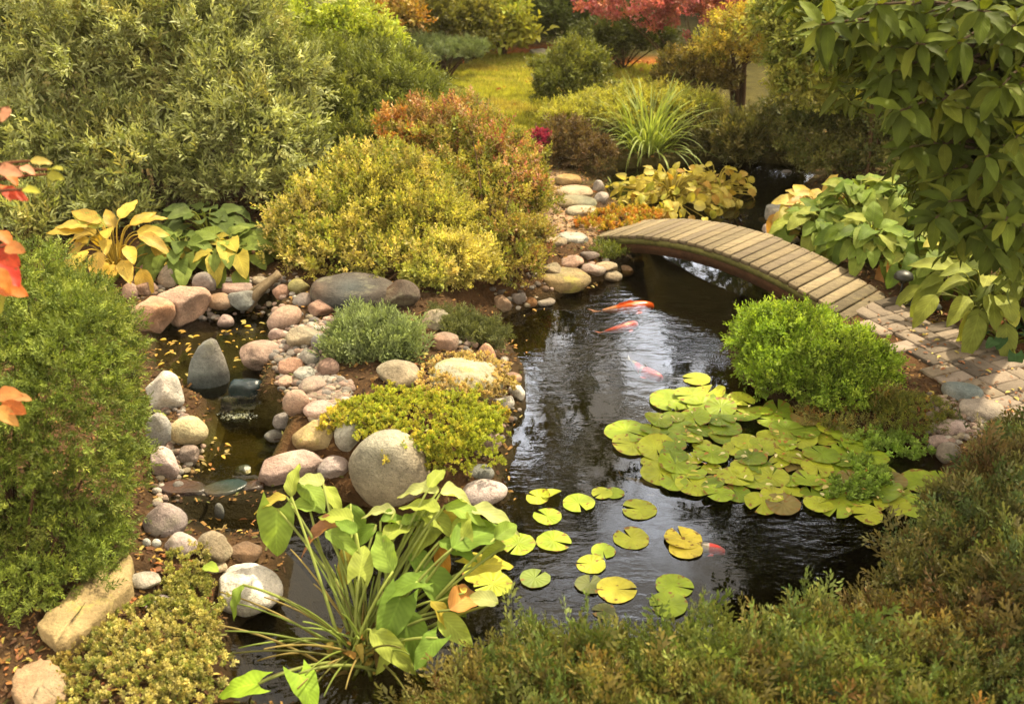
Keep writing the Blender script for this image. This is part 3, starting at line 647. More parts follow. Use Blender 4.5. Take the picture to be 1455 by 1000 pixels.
def sprig(K, leaf, ll, ang, seed, flat=0.0, tipcol=(1, 1, 1), taper=.4, start=.08, curl=.0, stem=.0):
    """K leaves up a twig of length 1 along +Y"""
    r = np.random.default_rng(seed); parts = []
    for i in range(K):
        t = start+(1-start)*i/(K-1 if K > 1 else 1); a = i*2.4+r.normal(0, .3); th = ang*(1-.55*t)+r.normal(0, .12)
        d = np.array([math.cos(a)*math.sin(th), math.cos(th), math.sin(a)*math.sin(th)*(1-flat)])
        p = np.array([0, t, -curl*t*t]); nn = np.array([0, .5, 1.])+r.normal(0, .3, 3)
        s = ll*(1-taper*t)*r.uniform(.8, 1.15)
        cf = (1-t)*np.ones(3)+t*np.asarray(tipcol)
        parts.append(xf(leaf, d, nn, p, s, cf*r.uniform(.88, 1.12)))
    if stem:
        v = np.array([(-stem, 0, 0), (stem, 0, 0), (stem*.4, 1, -curl), (-stem*.4, 1, -curl)])
        parts.append((v, [np.array([[0, 1, 2, 3]])], np.tile([.6, .45, .35], (4, 1)), np.zeros((4, 3))))
    return merge(parts)
def plume(seed, nb=9, K=9, ll=.11, w=.28, tipcol=(1.3, 1.3, 1.1), flat=.6):
    """a juniper spray: side twigs up a twig, all set with scale leaves"""
    r = np.random.default_rng(seed); L = T_diamond(w, .03); side = sprig(K, L, ll*2.6, .75, seed+1, .3, tipcol); parts = []
    for i in range(nb):
        t = .1+.8*i/(nb-1); sd = -1 if i % 2 else 1; th = r.uniform(.6, .95)
        d = np.array([sd*math.sin(th), math.cos(th), r.normal(0, .35)*(1-flat)+.12]); parts.append(xf(side, d, (0, .2, 1), (0, t, -.12*t*t+.0), .46*(1-.5*t)*r.uniform(.8, 1.2)))
    parts.append(xf(side, (0, 1, .1), (0, 0, 1), (0, .62, -.05), .42))
    return merge(parts)
NEED = [sprig(11, T_diamond(.26, .03), .46, 1.0, s, 0, (1.4, 1.35, 1.0)) for s in (1, 2, 3)]
SMALL = [sprig(7, T_leaf(.55, .08, .1), .44, 1.1, s, 0, (1.15, 1.15, .95), stem=.012) for s in (4, 5, 6)]
TINY = [sprig(10, T_diamond(.5, .08), .3, 1.1, s, 0, (1.2, 1.2, .95)) for s in (7, 8, 9)]
NARROW = [sprig(9, T_leaf(.3, .05, .12), .46, .85, s, 0, (1.1, 1.1, 1.05), stem=.012) for s in (10, 11, 12)]
PLUME = [plume(s, 6, 5, .23, .42, (1.55, 1.55, 1.35)) for s in (20, 21, 22)]
BIGL = [sprig(6, T_leaf(.55, .1, .25), .5, 1.15, s, 0, stem=.012) for s in (30, 31, 32)]
ROSET = [sprig(9, T_diamond(.6, .12), .75, 1.35, s, 0, (1.25, 1.2, 1.0), .5, .25) for s in (33, 34)]

def pal(cols, jit=.16, fn=None):
    C = soften(np.array([hexc(c) for c in cols]))
    def f(P, r):
        k = np.clip(((noise3(P, 4.5, 2)+1)/2*len(C)+r.normal(0, .6, len(P))).astype(int), 0, len(C)-1)
        c = C[k]*(1+r.normal(0, jit, (len(P), 1)))
        if fn is not None: c = fn(P, c, r)
        return np.clip(c, .004, .9)
    return f
def lobes_px(L):
    out = []
    for cx, cy, rx, ry, Y, *dr in L:
        c = AT(cx, cy, Y)
        while c[2] < h1(c[0], c[1])+.3*ry/pxm(c): Y -= .03; c = AT(cx, cy, Y)   # never sunk into the ground
        s = pxm(c); th = math.atan2(H-c[2], c[1]); d = dr[0] if dr else .85*rx/s
        a = ry/s; v = math.sqrt(max(a*a-(d*math.sin(th))**2, (a*.55)**2))/math.cos(th)
        out.append((c, np.array([rx/s, d, v])))
    return out
def cloud(lobes, M, r, inner=.35, amp=.16, ground=True, back=.45, freq=3.0, lump=None):
    """points and outward directions through the outer volume of overlapping ellipsoids"""
    vol = np.array([(l[1][0]*l[1][1]+l[1][0]*l[1][2]+l[1][1]*l[1][2]) for l in lobes]); Ps, Ds = [], []; have = 0
    tries = 0
    while have < M and tries < 40:
        tries += 1
        n = int(M*1.6)+50; k = r.choice(len(lobes), n, p=vol/vol.sum()); C = np.array([l[0] for l in lobes])[k]; A = np.array([l[1] for l in lobes])[k]
        u = nrm(r.normal(0, 1, (n, 3))); u[:, 2] = np.where(u[:, 2] < -.35, -u[:, 2], u[:, 2])
        rad = (1-inner*r.random(n)**1.7)
        P0 = C+A*u; rad = rad*(1+amp*noise3(P0, freq/max(.25, float(A.mean())), 4)+amp*.5*noise3(P0, 2.6*freq/max(.25, float(A.mean())), 6))
        P = C+A*u*rad[:, None]; D = nrm(u/A)
        keep = np.ones(n, bool)
        for i, (c, a) in enumerate(lobes):
            q = np.linalg.norm((P-c)/a, axis=1); keep &= ~((q < .72-.0*inner) & (k != i))
        keep &= (D[:, 1] < .25) | (r.random(n) < back)
        if ground: keep &= P[:, 2] > height(P)+.01
        P, D = P[keep], D[keep]; Ps.append(P); Ds.append(D); have += len(P)
    if have < M: print('CLOUD SHORT', have, M)
    return np.concatenate(Ps)[:M], np.concatenate(Ds)[:M]
def foliage_mb(mb, P, D, tpls, size, palf, r, up=.5, rand=.5, tuft=5, fan=.75):
    col = palf(P, r); S = r.uniform(size[0]*.7, size[1]*1.1, len(P))
    if tuft > 1:                                  # sprigs in tufts that fan out from one twig end
        n = max(1, len(P)//tuft); c = np.arange(n)*tuft; own = np.minimum(np.repeat(np.arange(n), tuft), n-1); own = np.concatenate([own, np.full(len(P)-len(own), n-1)]).astype(int)
        tb_ = (r.normal(1, .16, n).clip(.6, 1.5))[own][:, None]
        P = P[c][own]+r.normal(0, .22, P.shape)*S[:, None]; D = D[c][own]; col = (col*.45+col[c][own]*.55)*tb_
    Dd = nrm(D+np.array([0, 0, up])+r.normal(0, rand*fan+.12, P.shape)); N = nrm(np.cross(Dd, r.normal(0, 1, P.shape))+np.array([0, 0, .4]))
    k = r.integers(0, len(tpls), len(P))
    for i, t in enumerate(tpls):
        m = k == i
        if m.any(): mb.inst(t, P[m]-Dd[m]*S[m][:, None]*.4, Dd[m], N[m], S[m], np.clip(col[m], .003, .9))
plant_n = 0; TT = []
import time
def shrub(name, label, cat, L, M, tpls, size, palf, mat=None, group=None, base=None, up=.3, rand=.6, inner=.3, amp=.26, stems=10, tuft=5, bark='4a3826', stem_r=.012, back=.45, world_=False, freq=6.0, extra=None, ground=True, flat=1., shoot=.6):
    global plant_n
    plant_n += 1; r = np.random.default_rng(500+plant_n); TT.append((name, label, time.time())); lobes = L if world_ else [(c, a*[1, 1, flat]) for c, a in lobes_px(L)]
    if base is None:
        c = np.mean([l[0] for l in lobes], 0); base = np.array([c[0], c[1], h1(c[0], c[1])])
    root = empty(name, base, label, cat, group)
    P, D = cloud(lobes, M, r, inner, amp, ground, back, freq)
    mb = MB(); foliage_mb(mb, P, D, tpls, size, palf, r, up, rand, tuft)
    if extra: extra(mb, r)
    ns = max(3, M//260); q = r.choice(len(P), ns, replace=False); mean_r = float(np.mean([l[1].mean() for l in lobes])); sm = MB()   # stray shoots that break the outline
    for i in q:
        d = nrm(D[i]+np.array([0, 0, .5])+r.normal(0, .3, 3)); ln = shoot*mean_r*r.uniform(.1, .32); m = int(r.integers(3, 6)); t = np.linspace(.3, 1, m)[:, None]
        e = P[i]+d*ln; tube(mb, [P[i]-d*ln*.5, P[i]+d*ln*.4, e], np.array([.0035, .0028, .0015])*(1+size[1]*4), hexc(bark)*r.uniform(.8, 1.5), 4, False)
        if r.random() < .82: foliage_mb(mb, P[i]+d*ln*t+r.normal(0, .1, (m, 3))*size[0], np.repeat(d[None], m, 0), tpls, (size[0]*.7, size[1]*.85), palf, r, .2, .6, 1)
    mb.build('foliage', mat or M_LEAF, root)
    if stems:
        mb = MB(); q = r.choice(len(P), stems, replace=False)
        for i in q:
            e = P[i]-D[i]*size[1]*.3; m = (base+e)/2+[0, 0, .25*np.linalg.norm(e-base)*.5]+r.normal(0, .04, 3)
            tube(mb, bez(base+r.normal(0, .03, 3)*[1, 1, 0]-[0, 0, .03], m, e, 9), np.linspace(stem_r, stem_r*.25, 9), hexc(bark)*r.uniform(.7, 1.3), 5)
        mb.build('stems', M_BARK, root, True)
    return root
def tree(name, label, base, trunk_r, fork, L, M, tpls, size, palf, mat, group=None, bark='3d3024', limbs=9, world_=True, nt=1, back=.6, amp=.2, inner=.6, up=.2):
    global plant_n
    plant_n += 1; r = np.random.default_rng(900+plant_n); lobes = L if world_ else lobes_px(L); base = np.array([base[0], base[1], h1(base[0], base[1])-.03])
    root = empty(name, base, label, 'tree', group)
    P, D = cloud(lobes, M, r, inner, amp, False, back)
    mb = MB(); foliage_mb(mb, P, D, tpls, size, palf, r, up, .7); mb.build('crown', mat, root)
    mb = MB(); c = np.mean([l[0] for l in lobes], 0)
    for t in range(nt):
        o = base+(r.normal(0, trunk_r*1.4, 3)*[1, 1, 0] if nt > 1 else 0); top = np.array([base[0]+(c[0]-base[0])*.4+(r.normal(0, fork*.22) if nt > 1 else 0), base[1]+(c[1]-base[1])*.4+(r.normal(0, fork*.15) if nt > 1 else 0), base[2]+fork])
        T = bez(o, (o+top)/2+r.normal(0, .04*fork, 3), top, 10); tube(mb, T, np.linspace(trunk_r*1.25, trunk_r*.7, 10), hexc(bark), 10)
        for i in r.choice(len(P), limbs, replace=False):
            e = P[i]-D[i]*.2*np.linalg.norm(P[i]-top); s = T[int(r.integers(6, 10))]
            tube(mb, bez(s, (s+e)/2+[0, 0, .12*np.linalg.norm(e-s)], e, 9), np.linspace(trunk_r*.5, trunk_r*.08, 9), hexc(bark)*r.uniform(.8, 1.2), 6)
    mb.build('trunk', M_BARK, root, True)
    return root

# ---------------------------------------------------------------- far end of the garden
GB = 'shrubs at the far end of the garden'
def glob(x, y, z, rx, ry, rz): return (np.array([x, y, z], float), np.array([rx, ry, rz], float))
back_trees = [(-15, 24, 16, 3.9, '4a5520', 'tall dark green tree at the far left end of the garden'), (-9, 26, 17.5, 3.8, '626a2c', 'tall olive green tree behind the silvery shrub'),
 (-3.3, 26, 21, 3.9, '566024', 'tall green tree behind the yellow green bush'), (2.6, 28, 10, 2.2, '666624', 'shorter green tree in the gap between the tall trees'), (9.2, 26, 21, 3.7, '566428', 'tall green tree behind the red burning bush'),
 (14.5, 23, 17, 3.9, '465220', 'tall dark green tree at the far right end of the garden')]
for x, y, h_, rr, c, lab in back_trees:
    r_ = np.random.default_rng(int(x*10)+500)
    L = [glob(x+r_.normal(0, rr*.45), y+r_.normal(0, rr*.3), h_*f, rr*q, rr*q, h_*.2) for f, q in ((.32, .85), (.42, 1.), (.55, .95), (.68, .8), (.82, .55), (.48, .7))]
    lin = hexc(c)
    tree('garden_tree', lab, (x, y), .2, h_*.3, L, 5600, BIGL, (.3, .55), pal([c, '6b6c2e', '39441a', c]), M_LEAF, 'tall trees at the end of the garden', back=.5)
hedge_specs = [(-10.5, 16.5, 2.2, 2.5, '3a431c'), (-6.5, 17.5, 2.1, 2.4, '5b5a2a'), (-3.0, 18.8, 1.9, 2.2, '6e6a2c'), (.4, 19.5, 1.8, 2.2, '39401d'), (3.6, 19, 1.9, 2.5, '5a5a28'), (7.0, 17.5, 2.2, 2.6, '343c18'), (10.5, 15.5, 2.4, 2.8, '3c471a')]
hl = ['dark green', 'olive brown', 'yellowish olive', 'blackish green', 'brownish green', 'very dark green', 'deep green']
hp = ['leftmost at the far end', 'behind the plumed grass', 'behind the yellow green bush', 'closing the lawn', 'behind the red burning bush', 'behind the yellow leaved tree', 'rightmost at the far end']
for (x, y, rx, hz, c), a, b in zip(hedge_specs, hl, hp):
    shrub('hedge_shrub', f'large {a} hedge shrub, {b}', 'shrub', [glob(x-.6, y, hz*.4, rx*.8, 1.1, hz*.55), glob(x+.7, y+.2, hz*.5, rx*.75, 1.1, hz*.6), glob(x, y, hz*.75, rx*.6, .9, hz*.4)],
          2600, BIGL, (.16, .3), pal([c, '5c5f28', c, '2f3616']), M_LEAF, GB, world_=True, stems=6, stem_r=.03, inner=.3)
shrub('yellow_green_bush', 'bright yellow green leafy bush lit by the sun, beyond the dark yew', 'shrub', [(395, 50, 75, 50, 11.3), (465, 62, 80, 48, 11.0), (530, 75, 40, 36, 10.9), (430, 25, 90, 40, 11.6)], 5200, BIGL, (.1, .17), pal(['93a032', '7f9330', 'b0b548', '9aa23c']), M_SOFT, GB)
shrub('orange_shrub', 'orange brown shrub at the top of the photo above the yellow green bush', 'shrub', [(480, 2, 60, 26, 14.5), (560, 24, 50, 20, 14.2)], 1500, SMALL, (.1, .18), pal(['9a6a2a', '8a7a30', 'a07832', '7a6a2c']), M_LEAF, GB)
shrub('olive_shrub', 'olive green rounded shrub left of the lawn end', 'shrub', [(590, 25, 70, 40, 15), (650, 34, 60, 36, 15)], 2600, SMALL, (.12, .2), pal(['6b6c2c', '7c7830', '5a5c26']), M_LEAF, GB)
shrub('yellow_perennial', 'tall yellow green leafy perennial behind the mulch at the lawn end', 'perennial', [(700, 26, 42, 26, 15.2), (725, 50, 30, 20, 15.0)], 700, BIGL, (.16, .28), pal(['a3a23a', '8c9a34', 'b0a440']), M_SOFT, GB)
shrub('dark_shrub', 'dark evergreen shrub at the end of the lawn left of the red burning bush', 'shrub', [(810, 34, 50, 38, 15.6), (855, 42, 50, 36, 15.2), (775, 30, 32, 34, 16)], 2600, NEED, (.14, .22), pal(['3f4a20', '4a5524', '353f1c']), M_NEEDLE, GB)
shrub('low_juniper', 'low blue green juniper beside the orange mulch at the lawn end', 'shrub', [(640, 72, 44, 7, 13.9), (672, 68, 24, 8, 14.1), (590, 64, 60, 10, 14.1)], 1500, PLUME, (.07, .13), pal(['5f6c45', '6d774f', '4f5c3a']), M_NEEDLE, GB)
shrub('dark_low_yew', 'low spreading dark yew under the red burning bush', 'shrub', [(890, 55, 55, 32, 14.2), (845, 68, 40, 22, 14.4), (930, 62, 30, 20, 14.)], 2400, NEED, (.12, .2), pal(['3c441c', '4a5222', '2f3718']), M_NEEDLE, GB)
shrub('burning_bush', 'red burning bush at the top of the photo', 'shrub', [(920, 8, 95, 32, 13.2), (1010, 12, 80, 38, 12.6), (1075, 22, 50, 30, 12.0), (1040, 34, 40, 22, 12.6), (970, 30, 50, 24, 12.9)], 3600, SMALL, (.08, .14), pal(['9a4850', '8e4052', 'a85a5c', '8c5c48', '8e4c4e', 'a2525c']), M_LEAF, GB)
shrub('round_bush', 'round olive green bush standing on the lawn beyond the daylily', 'shrub', [(812, 114, 48, 46, 11.9), (795, 128, 32, 30, 11.7), (835, 104, 28, 32, 12.)], 3600, SMALL, (.07, .12), pal(['565e28', '69702f', '7a7c36', '4a5424']), M_LEAF, GB)
shrub('olive_brown_bush', 'olive brown bush left of the yellow leaved tree', 'shrub', [(978, 108, 44, 34, 11.8), (948, 118, 26, 20, 11.9), (1008, 112, 32, 32, 11.6)], 3000, SMALL, (.07, .12), pal(['6e6430', '5c5a2a', '7d6c34', '6a5a30']), M_LEAF, GB)
shrub('feathery_groundcover', 'feathery yellow green planting in front of the olive brown bush', 'perennial', [(860, 158, 60, 22, 11.1), (930, 150, 60, 22, 11.2), (990, 158, 40, 20, 11.), (800, 170, 34, 18, 10.9)], 3000, NARROW, (.07, .13), pal(['9a9a40', 'a6a248', '88903a', 'aca04a']), M_SOFT, GB)
shrub('purple_sage', 'dull purple green low shrub beside the magenta flowers', 'shrub', [(805, 205, 42, 32, 10.1), (840, 222, 34, 24, 9.9), (785, 225, 24, 22, 9.9)], 2600, SMALL, (.05, .09), pal(['5e4a34', '6a5a38', '57502e', '6c4a3c']), M_LEAF, GB)
shrub('magenta_flower', 'small magenta flowering plant at the lawn edge', 'flower', [(768, 198, 13, 13, 9.9), (764, 214, 8, 12, 9.8)], 260, ROSET, (.025, .045), pal(['a03060', '8a2850', 'b04a70', '5a5a2a']), M_SOFT, None, stems=5, stem_r=.004)
shrub('shore_sedge', 'dark grassy clump on the far shore behind the far pool', 'grass clump', [(1050, 200, 55, 30, 10.6), (1100, 208, 40, 26, 10.5), (1010, 195, 30, 26, 10.8)], 3200, NARROW, (.09, .17), pal(['4d5228', '5f5f30', '6c6436', '444a24']), M_LEAF, None, up=.9)
shrub('plume_grass', 'pinkish plumed grass in the top left corner', 'grass clump', [(60, 15, 80, 40, 11.5), (160, 10, 80, 34, 12), (270, 2, 70, 26, 12.5)], 1800, NARROW, (.2, .36), pal(['8a6a50', '74583e', '9a7a5a', '5c5030']), M_SOFT, GB, up=1.2)
tb = GR(1048, 166)
tree('yellow_maple', 'small multi stemmed tree with yellow leaves beside the red burning bush', tb, .026, .8, lobes_px([(1050, 62, 58, 24, 11.5), (1092, 78, 44, 24, 11.3), (1015, 74, 34, 14, 11.6), (1070, 40, 60, 34, 11.5), (1112, 62, 40, 34, 11.3)]), 2300, SMALL, (.07, .12), pal(['a49a3e', '8f8f38', 'b0a048', '84883a', 'a8923c']), M_SOFT, None, '4c3a2a', 5, nt=4)
tb = np.array([3.62, 10.0, 0])
tree('shade_tree', 'dark green leafy tree leaning over the far pool, upper right', tb, .075, 1.2, lobes_px([(1180, 70, 85, 80, 9.7), (1260, 60, 90, 90, 9.6), (1150, 115, 50, 40, 9.6), (1130, 30, 60, 50, 9.9), (1340, 60, 120, 120, 9.6), (1200, 135, 60, 36, 9.5)]), 13000, BIGL, (.085, .14), pal(['788434', '8a923c', '989c42', '687630', 'a09c44']), M_SOFT, None, '35281c', 10)
shrub('dark_ivy_shrub', 'dense dark shrub behind the far pool under the shade tree', 'shrub', [(1165, 195, 62, 50, 9.9), (1225, 190, 55, 60, 9.7), (1110, 175, 34, 46, 10.4), (1290, 210, 70, 80, 9.0), (1180, 225, 60, 26, 9.4), (1350, 220, 60, 70, 8.6)], 9500, SMALL, (.055, .1), pal(['505a28', '5c622c', '5e5a2e', '465024', '6c6c34']), M_LEAF)
shrub('chartreuse_vine', 'small yellow green vine spray hanging in the shade tree', 'vine', [(1260, 105, 28, 40, 8.9), (1245, 130, 20, 22, 8.9)], 320, SMALL, (.06, .1), pal(['8f9030', 'a09a38']), M_SOFT, None, stems=4, ground=False)

# lawn
def lawn():
    r = np.random.default_rng(4); P = []
    for poly, n in ((LAWN, 52000), (LAWN2, 14000)):
        a = poly.min(0); b = poly.max(0); q = r.uniform(a, b, (n, 2)); q = q[sdist(q, poly) < .1*noise3(np.c_[q, q[:, 0]*0], 5, 1)+.05]; P.append(q)
    P = np.concatenate(P); P = np.c_[P, height(P)]; D = np.array([0, 0, 1.])+r.normal(0, .45, P.shape)
    c = pal(['a8a83e', '9ea03a', 'b0aa48', '949a38', 'b4ae50', 'a89c4a'])(P, r)
    mb = MB(); mb.inst(T_diamond(.16, .02), P, D, r.normal(0, 1, P.shape), r.uniform(.035, .075, len(P)), c)
    tag(mb.build('lawn_grass', M_GRASS), 'sunlit yellow green lawn with scattered leaves', 'grass', kind='stuff')
lawn()

# ---------------------------------------------------------------- mid-distance shrubs
silver = pal(['989e66', '828a50', 'a8ae78', '788246', '9c9858', '8a9258'], .24)
shrub('silver_shrub', 'huge silvery grey green shrub filling the upper left', 'shrub',
      [(120, 120, 150, 120, 8.6), (280, 110, 130, 110, 8.7), (60, 230, 120, 90, 8.0), (200, 235, 120, 80, 8.0), (330, 200, 90, 85, 8.1), (395, 200, 60, 70, 8.3), (200, 20, 190, 90, 9.2), (400, 120, 60, 60, 8.7), (330, 255, 80, 40, 7.9), (20, 60, 110, 110, 8.9), (425, 225, 34, 34, 8.2), (60, 285, 110, 44, 7.6), (20, 320, 80, 36, 7.2), (140, 300, 70, 34, 7.5)],
      19000, NARROW, (.1, .19), silver, M_LEAF, None, inner=.4, stems=26, bark='5a5040', stem_r=.02, base=GR(230, 318), amp=.28, freq=7)
shrub('spreading_yew', 'wide dark green yew mound behind the yellow spirea', 'shrub',
      [(500, 150, 120, 75, 9.6), (580, 175, 82, 58, 9.3), (430, 150, 70, 75, 9.4), (530, 122, 80, 48, 9.9), (480, 200, 100, 50, 9.0), (632, 195, 34, 36, 9.2), (440, 100, 60, 40, 9.8)],
      11000, NEED, (.09, .16), pal(['5c662c', '6a7432', '4e5826', '7a7f3a'], .2), M_NEEDLE, None, inner=.25, base=GR(520, 236), amp=.26, freq=7)
yel = pal(['a09a48', '888c3a', 'b0a65a', '767f36', 'b8a86a', '8f8c42', '7f863c'], .2)
shrub('yellow_spirea', 'rounded yellow gold spirea mound in the centre left', 'shrub',
      [(520, 312, 112, 62, 7.2), (448, 335, 58, 54, 7.0), (590, 325, 80, 60, 7.05), (540, 262, 84, 46, 7.35), (560, 300, 80, 50, 7.2), (485, 355, 80, 44, 6.9), (570, 368, 66, 38, 6.85), (418, 345, 30, 34, 6.95)],
      11500, SMALL, (.055, .1), yel, M_SOFT, 'spirea shrubs', inner=.22, base=GR(530, 405), amp=.28, freq=7, up=.8)
shrub('yellow_spirea', 'smaller brighter pale yellow spirea mound, in front of the rounded gold one', 'shrub',
      [(640, 378, 46, 38, 6.8), (676, 378, 34, 34, 6.85), (612, 396, 32, 24, 6.7)], 3000, SMALL, (.05, .09), pal(['b8ae66', 'ada65a', '9aa048', 'c4b478', '8a9044']), M_SOFT, 'spirea shrubs', inner=.22, amp=.28, freq=7, up=.8)
def blush(P, c, r):
    t = smooth(.62, 1.15, P[:, 2]+.14*noise3(P, 5, 3)+.22*(P[:, 0]+.1))[:, None]; k = np.array([hexc(x) for x in ('a85a4e', 'b8806e', 'a86a5c', 'c49a84', '9a7048')])[r.integers(0, 5, len(P))]
    m = (r.random((len(P), 1)) < .05+.55*t); return np.where(m, k*(1+r.normal(0, .12, (len(P), 1))), c)
shrub('pink_spirea', 'tall spirea with coppery red tips behind the yellow gold mound', 'shrub',
      [(655, 215, 70, 62, 8.3), (700, 255, 62, 66, 8.0), (735, 300, 44, 60, 7.7), (640, 280, 90, 60, 7.8), (720, 350, 44, 44, 7.4), (600, 200, 60, 45, 8.5), (690, 310, 70, 60, 7.6), (755, 270, 26, 40, 7.9), (738, 380, 36, 34, 7.05), (755, 350, 26, 36, 7.3)],
      11500, SMALL, (.05, .095), pal(['868a38', '989440', '747e30', 'a49a48', '908444'], .2, blush), M_LEAF, 'spirea shrubs', inner=.22, base=GR(700, 395), amp=.28, freq=7, up=.8)
shrub('orange_azalea', 'small shrub with bright orange leaves poking between the yew and spirea', 'shrub', [(553, 182, 30, 24, 8.3), (592, 203, 24, 20, 8.2), (570, 165, 24, 14, 8.4)], 170, BIGL, (.06, .11), pal(['b0803a', 'a07038', 'b8944a', '8a7a40']), M_AUTUMN, None, stems=6)
shrub('shade_groundcover', 'dull grey green creeping conifer hanging over the pond corner', 'shrub', [(665, 468, 44, 12, 5.8), (640, 452, 34, 10, 6.0), (690, 480, 26, 14, 5.7)], 1000, PLUME, (.05, .085), pal(['4f5530', '5c6038', '464d2a']), M_NEEDLE)
shrub('blue_juniper', 'spiky blue green juniper among the stream stones', 'shrub', [(530, 488, 54, 28, 5.6), (496, 494, 28, 20, 5.55), (566, 494, 28, 18, 5.55), (525, 468, 34, 16, 5.75)], 1500, PLUME, (.08, .15), pal(['6d7a50', '7c885c', '5d6b44', '8a8e5e'], .18), M_NEEDLE, None, up=1.1, inner=.45, amp=.22, rand=.4)
shrub('mound_bush', 'fresh bright green mound of small leaves at the right bank', 'shrub',
      [(1122, 488, 74, 52, 6.0), (1182, 512, 74, 48, 5.9), (1088, 474, 42, 38, 6.05), (1232, 526, 40, 32, 5.95), (1130, 530, 70, 40, 5.75), (1200, 555, 46, 28, 5.65)],
      8500, SMALL, (.045, .08), pal(['78942e', '86a034', '6b8428', '97ab40', '5f7826'], .18), M_SOFT, None, inner=.2, base=GR(1170, 560), amp=.18, freq=7, shoot=.3)
shrub('moss_mound', 'dark mossy green mound beside the pond below the brick path', 'moss', [(1298, 584, 58, 22, 5.15), (1275, 578, 30, 20, 5.2)], 2600, TINY, (.018, .035), pal(['5c6420', '6d7024', '4d561c', '7a6f2a']), M_LEAF, None, stems=0, inner=.12, amp=.08)
shrub('stonecrop_mat', 'bright yellow green stonecrop mat behind the huge grey boulder', 'groundcover', [(610, 600, 95, 42, 4.85), (560, 575, 60, 24, 5.05), (640, 640, 60, 36, 4.6), (520, 590, 40, 22, 4.95), (670, 600, 42, 34, 4.85), (700, 590, 24, 24, 4.9)], 7500, ROSET, (.013, .026), pal(['8f9a30', 'a5a23a', '788a2a', 'b5a848', 'c0a040', '98a034']), M_SOFT, 'stonecrop mats', flat=.6, stems=0, inner=.2, amp=.3, tuft=3)
shrub('stonecrop_mat', 'pale straw coloured stonecrop growing over the pale dome rock', 'groundcover', [(660, 526, 62, 24, 5.3), (690, 545, 40, 28, 5.2), (630, 545, 44, 24, 5.15), (660, 545, 56, 30, 5.1)], 3200, ROSET, (.014, .026), pal(['b09a68', 'a89a60', 'c0a878', '988a50', 'a08858']), M_LEAF, 'stonecrop mats', flat=.6, stems=0, inner=.15, amp=.2)
shrub('stonecrop_mat', 'small yellow tuft of stonecrop by the cream moss stained block', 'groundcover', [(485, 590, 26, 16, 4.95), (470, 605, 16, 10, 4.85)], 420, ROSET, (.016, .03), pal(['b5ac48', 'c5b858', '9aa03a']), M_SOFT, 'stonecrop mats', flat=.6, stems=0, inner=.15, amp=.2)
shrub('stonecrop_mat', 'olive stonecrop carpet below the white boulder in the bottom left corner', 'groundcover', [(210, 920, 100, 50, 3.05, .3), (170, 970, 90, 50, 2.85, .3), (250, 870, 60, 40, 3.3, .25), (260, 800, 36, 26, 3.6, .15), (270, 960, 50, 50, 2.9, .2), (120, 940, 40, 30, 2.95, .2)], 6500, ROSET, (.014, .028), pal(['8a8c48', '7a803c', 'a09a58', 'b0a868', '6c7434', '8c7a40']), M_LEAF, 'stonecrop mats', flat=.6, stems=0, inner=.12, amp=.15)
shrub('stonecrop_mat', 'orange and yellow stonecrop patch between the bridge and the far pool ledge', 'groundcover', [(870, 312, 55, 14, 8.3), (905, 306, 40, 12, 8.4), (845, 318, 26, 12, 8.2)], 1300, ROSET, (.025, .045), pal(['a8902c', 'b07a2c', '8f8a2c', 'a86a2a']), M_LEAF, 'stonecrop mats', flat=.6, stems=0, inner=.15)
shrub('bank_weed', 'small green weed tuft on the bank at the left bridge end', 'weed', [(862, 358, 26, 12, 7.7), (845, 352, 18, 9, 7.75)], 300, SMALL, (.035, .06), pal(['66702c', '7c8234']), M_LEAF, None, stems=0)
shrub('dry_groundcover', 'brownish dry herb at the pond edge under the bright green mound', 'groundcover', [(1255, 565, 30, 18, 5.4), (1200, 590, 60, 14, 5.15), (1225, 600, 40, 10, 5.05)], 900, TINY, (.035, .06), pal(['7c6a38', '8a8a48', '6a6c36', '8f5a34']), M_LEAF, None, stems=0)
# ---------------------------------------------------------------- foreground conifers
shrub('dwarf_conifer', 'big dense green conifer filling the left edge', 'conifer',
      [(40, 560, 140, 150, 3.95, .5), (70, 650, 115, 140, 3.8, .5), (112, 590, 82, 130, 3.8, .4), (120, 500, 68, 90, 4.0, .4), (56, 446, 94, 70, 4.15, .45), (20, 740, 120, 110, 3.7, .4), (98, 725, 82, 90, 3.65, .35), (130, 670, 66, 80, 3.7, .3), (50, 800, 110, 60, 3.5, .3), (130, 770, 50, 40, 3.6, .2), (20, 395, 60, 44, 4.3, .4), (-60, 560, 120, 220, 4.0, .5)],
      28000, NEED, (.036, .062), pal(['5e6f2a', '6b7a30', '506024', '7a8438', '47581f', '65732c'], .18), M_NEEDLE, None, shoot=.3, inner=.28, amp=.2, freq=11, base=np.array([*G(40, 850, .3)[:2], .3]), stems=16, up=.15, rand=.8, back=.35, tuft=6)
jr = pal(['56662a', '626a32', '665c30', '4e5e2a', '6c6432', '6c502a', '445628', '647034'], .2)  # needle greens darkened, the missing shade is put into the colour
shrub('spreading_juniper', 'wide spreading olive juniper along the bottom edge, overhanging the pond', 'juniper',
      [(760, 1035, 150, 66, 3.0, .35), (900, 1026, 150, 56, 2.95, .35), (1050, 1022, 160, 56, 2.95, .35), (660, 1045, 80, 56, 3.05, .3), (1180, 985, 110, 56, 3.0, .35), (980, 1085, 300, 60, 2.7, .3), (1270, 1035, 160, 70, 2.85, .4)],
      7500, PLUME, (.085, .15), jr, M_NEEDLE, 'foreground junipers', inner=.32, amp=.3, freq=7, base=np.array([*G(1000, 1010, .3)[:2], .25]), up=.9, rand=.45, stems=16, back=.6)
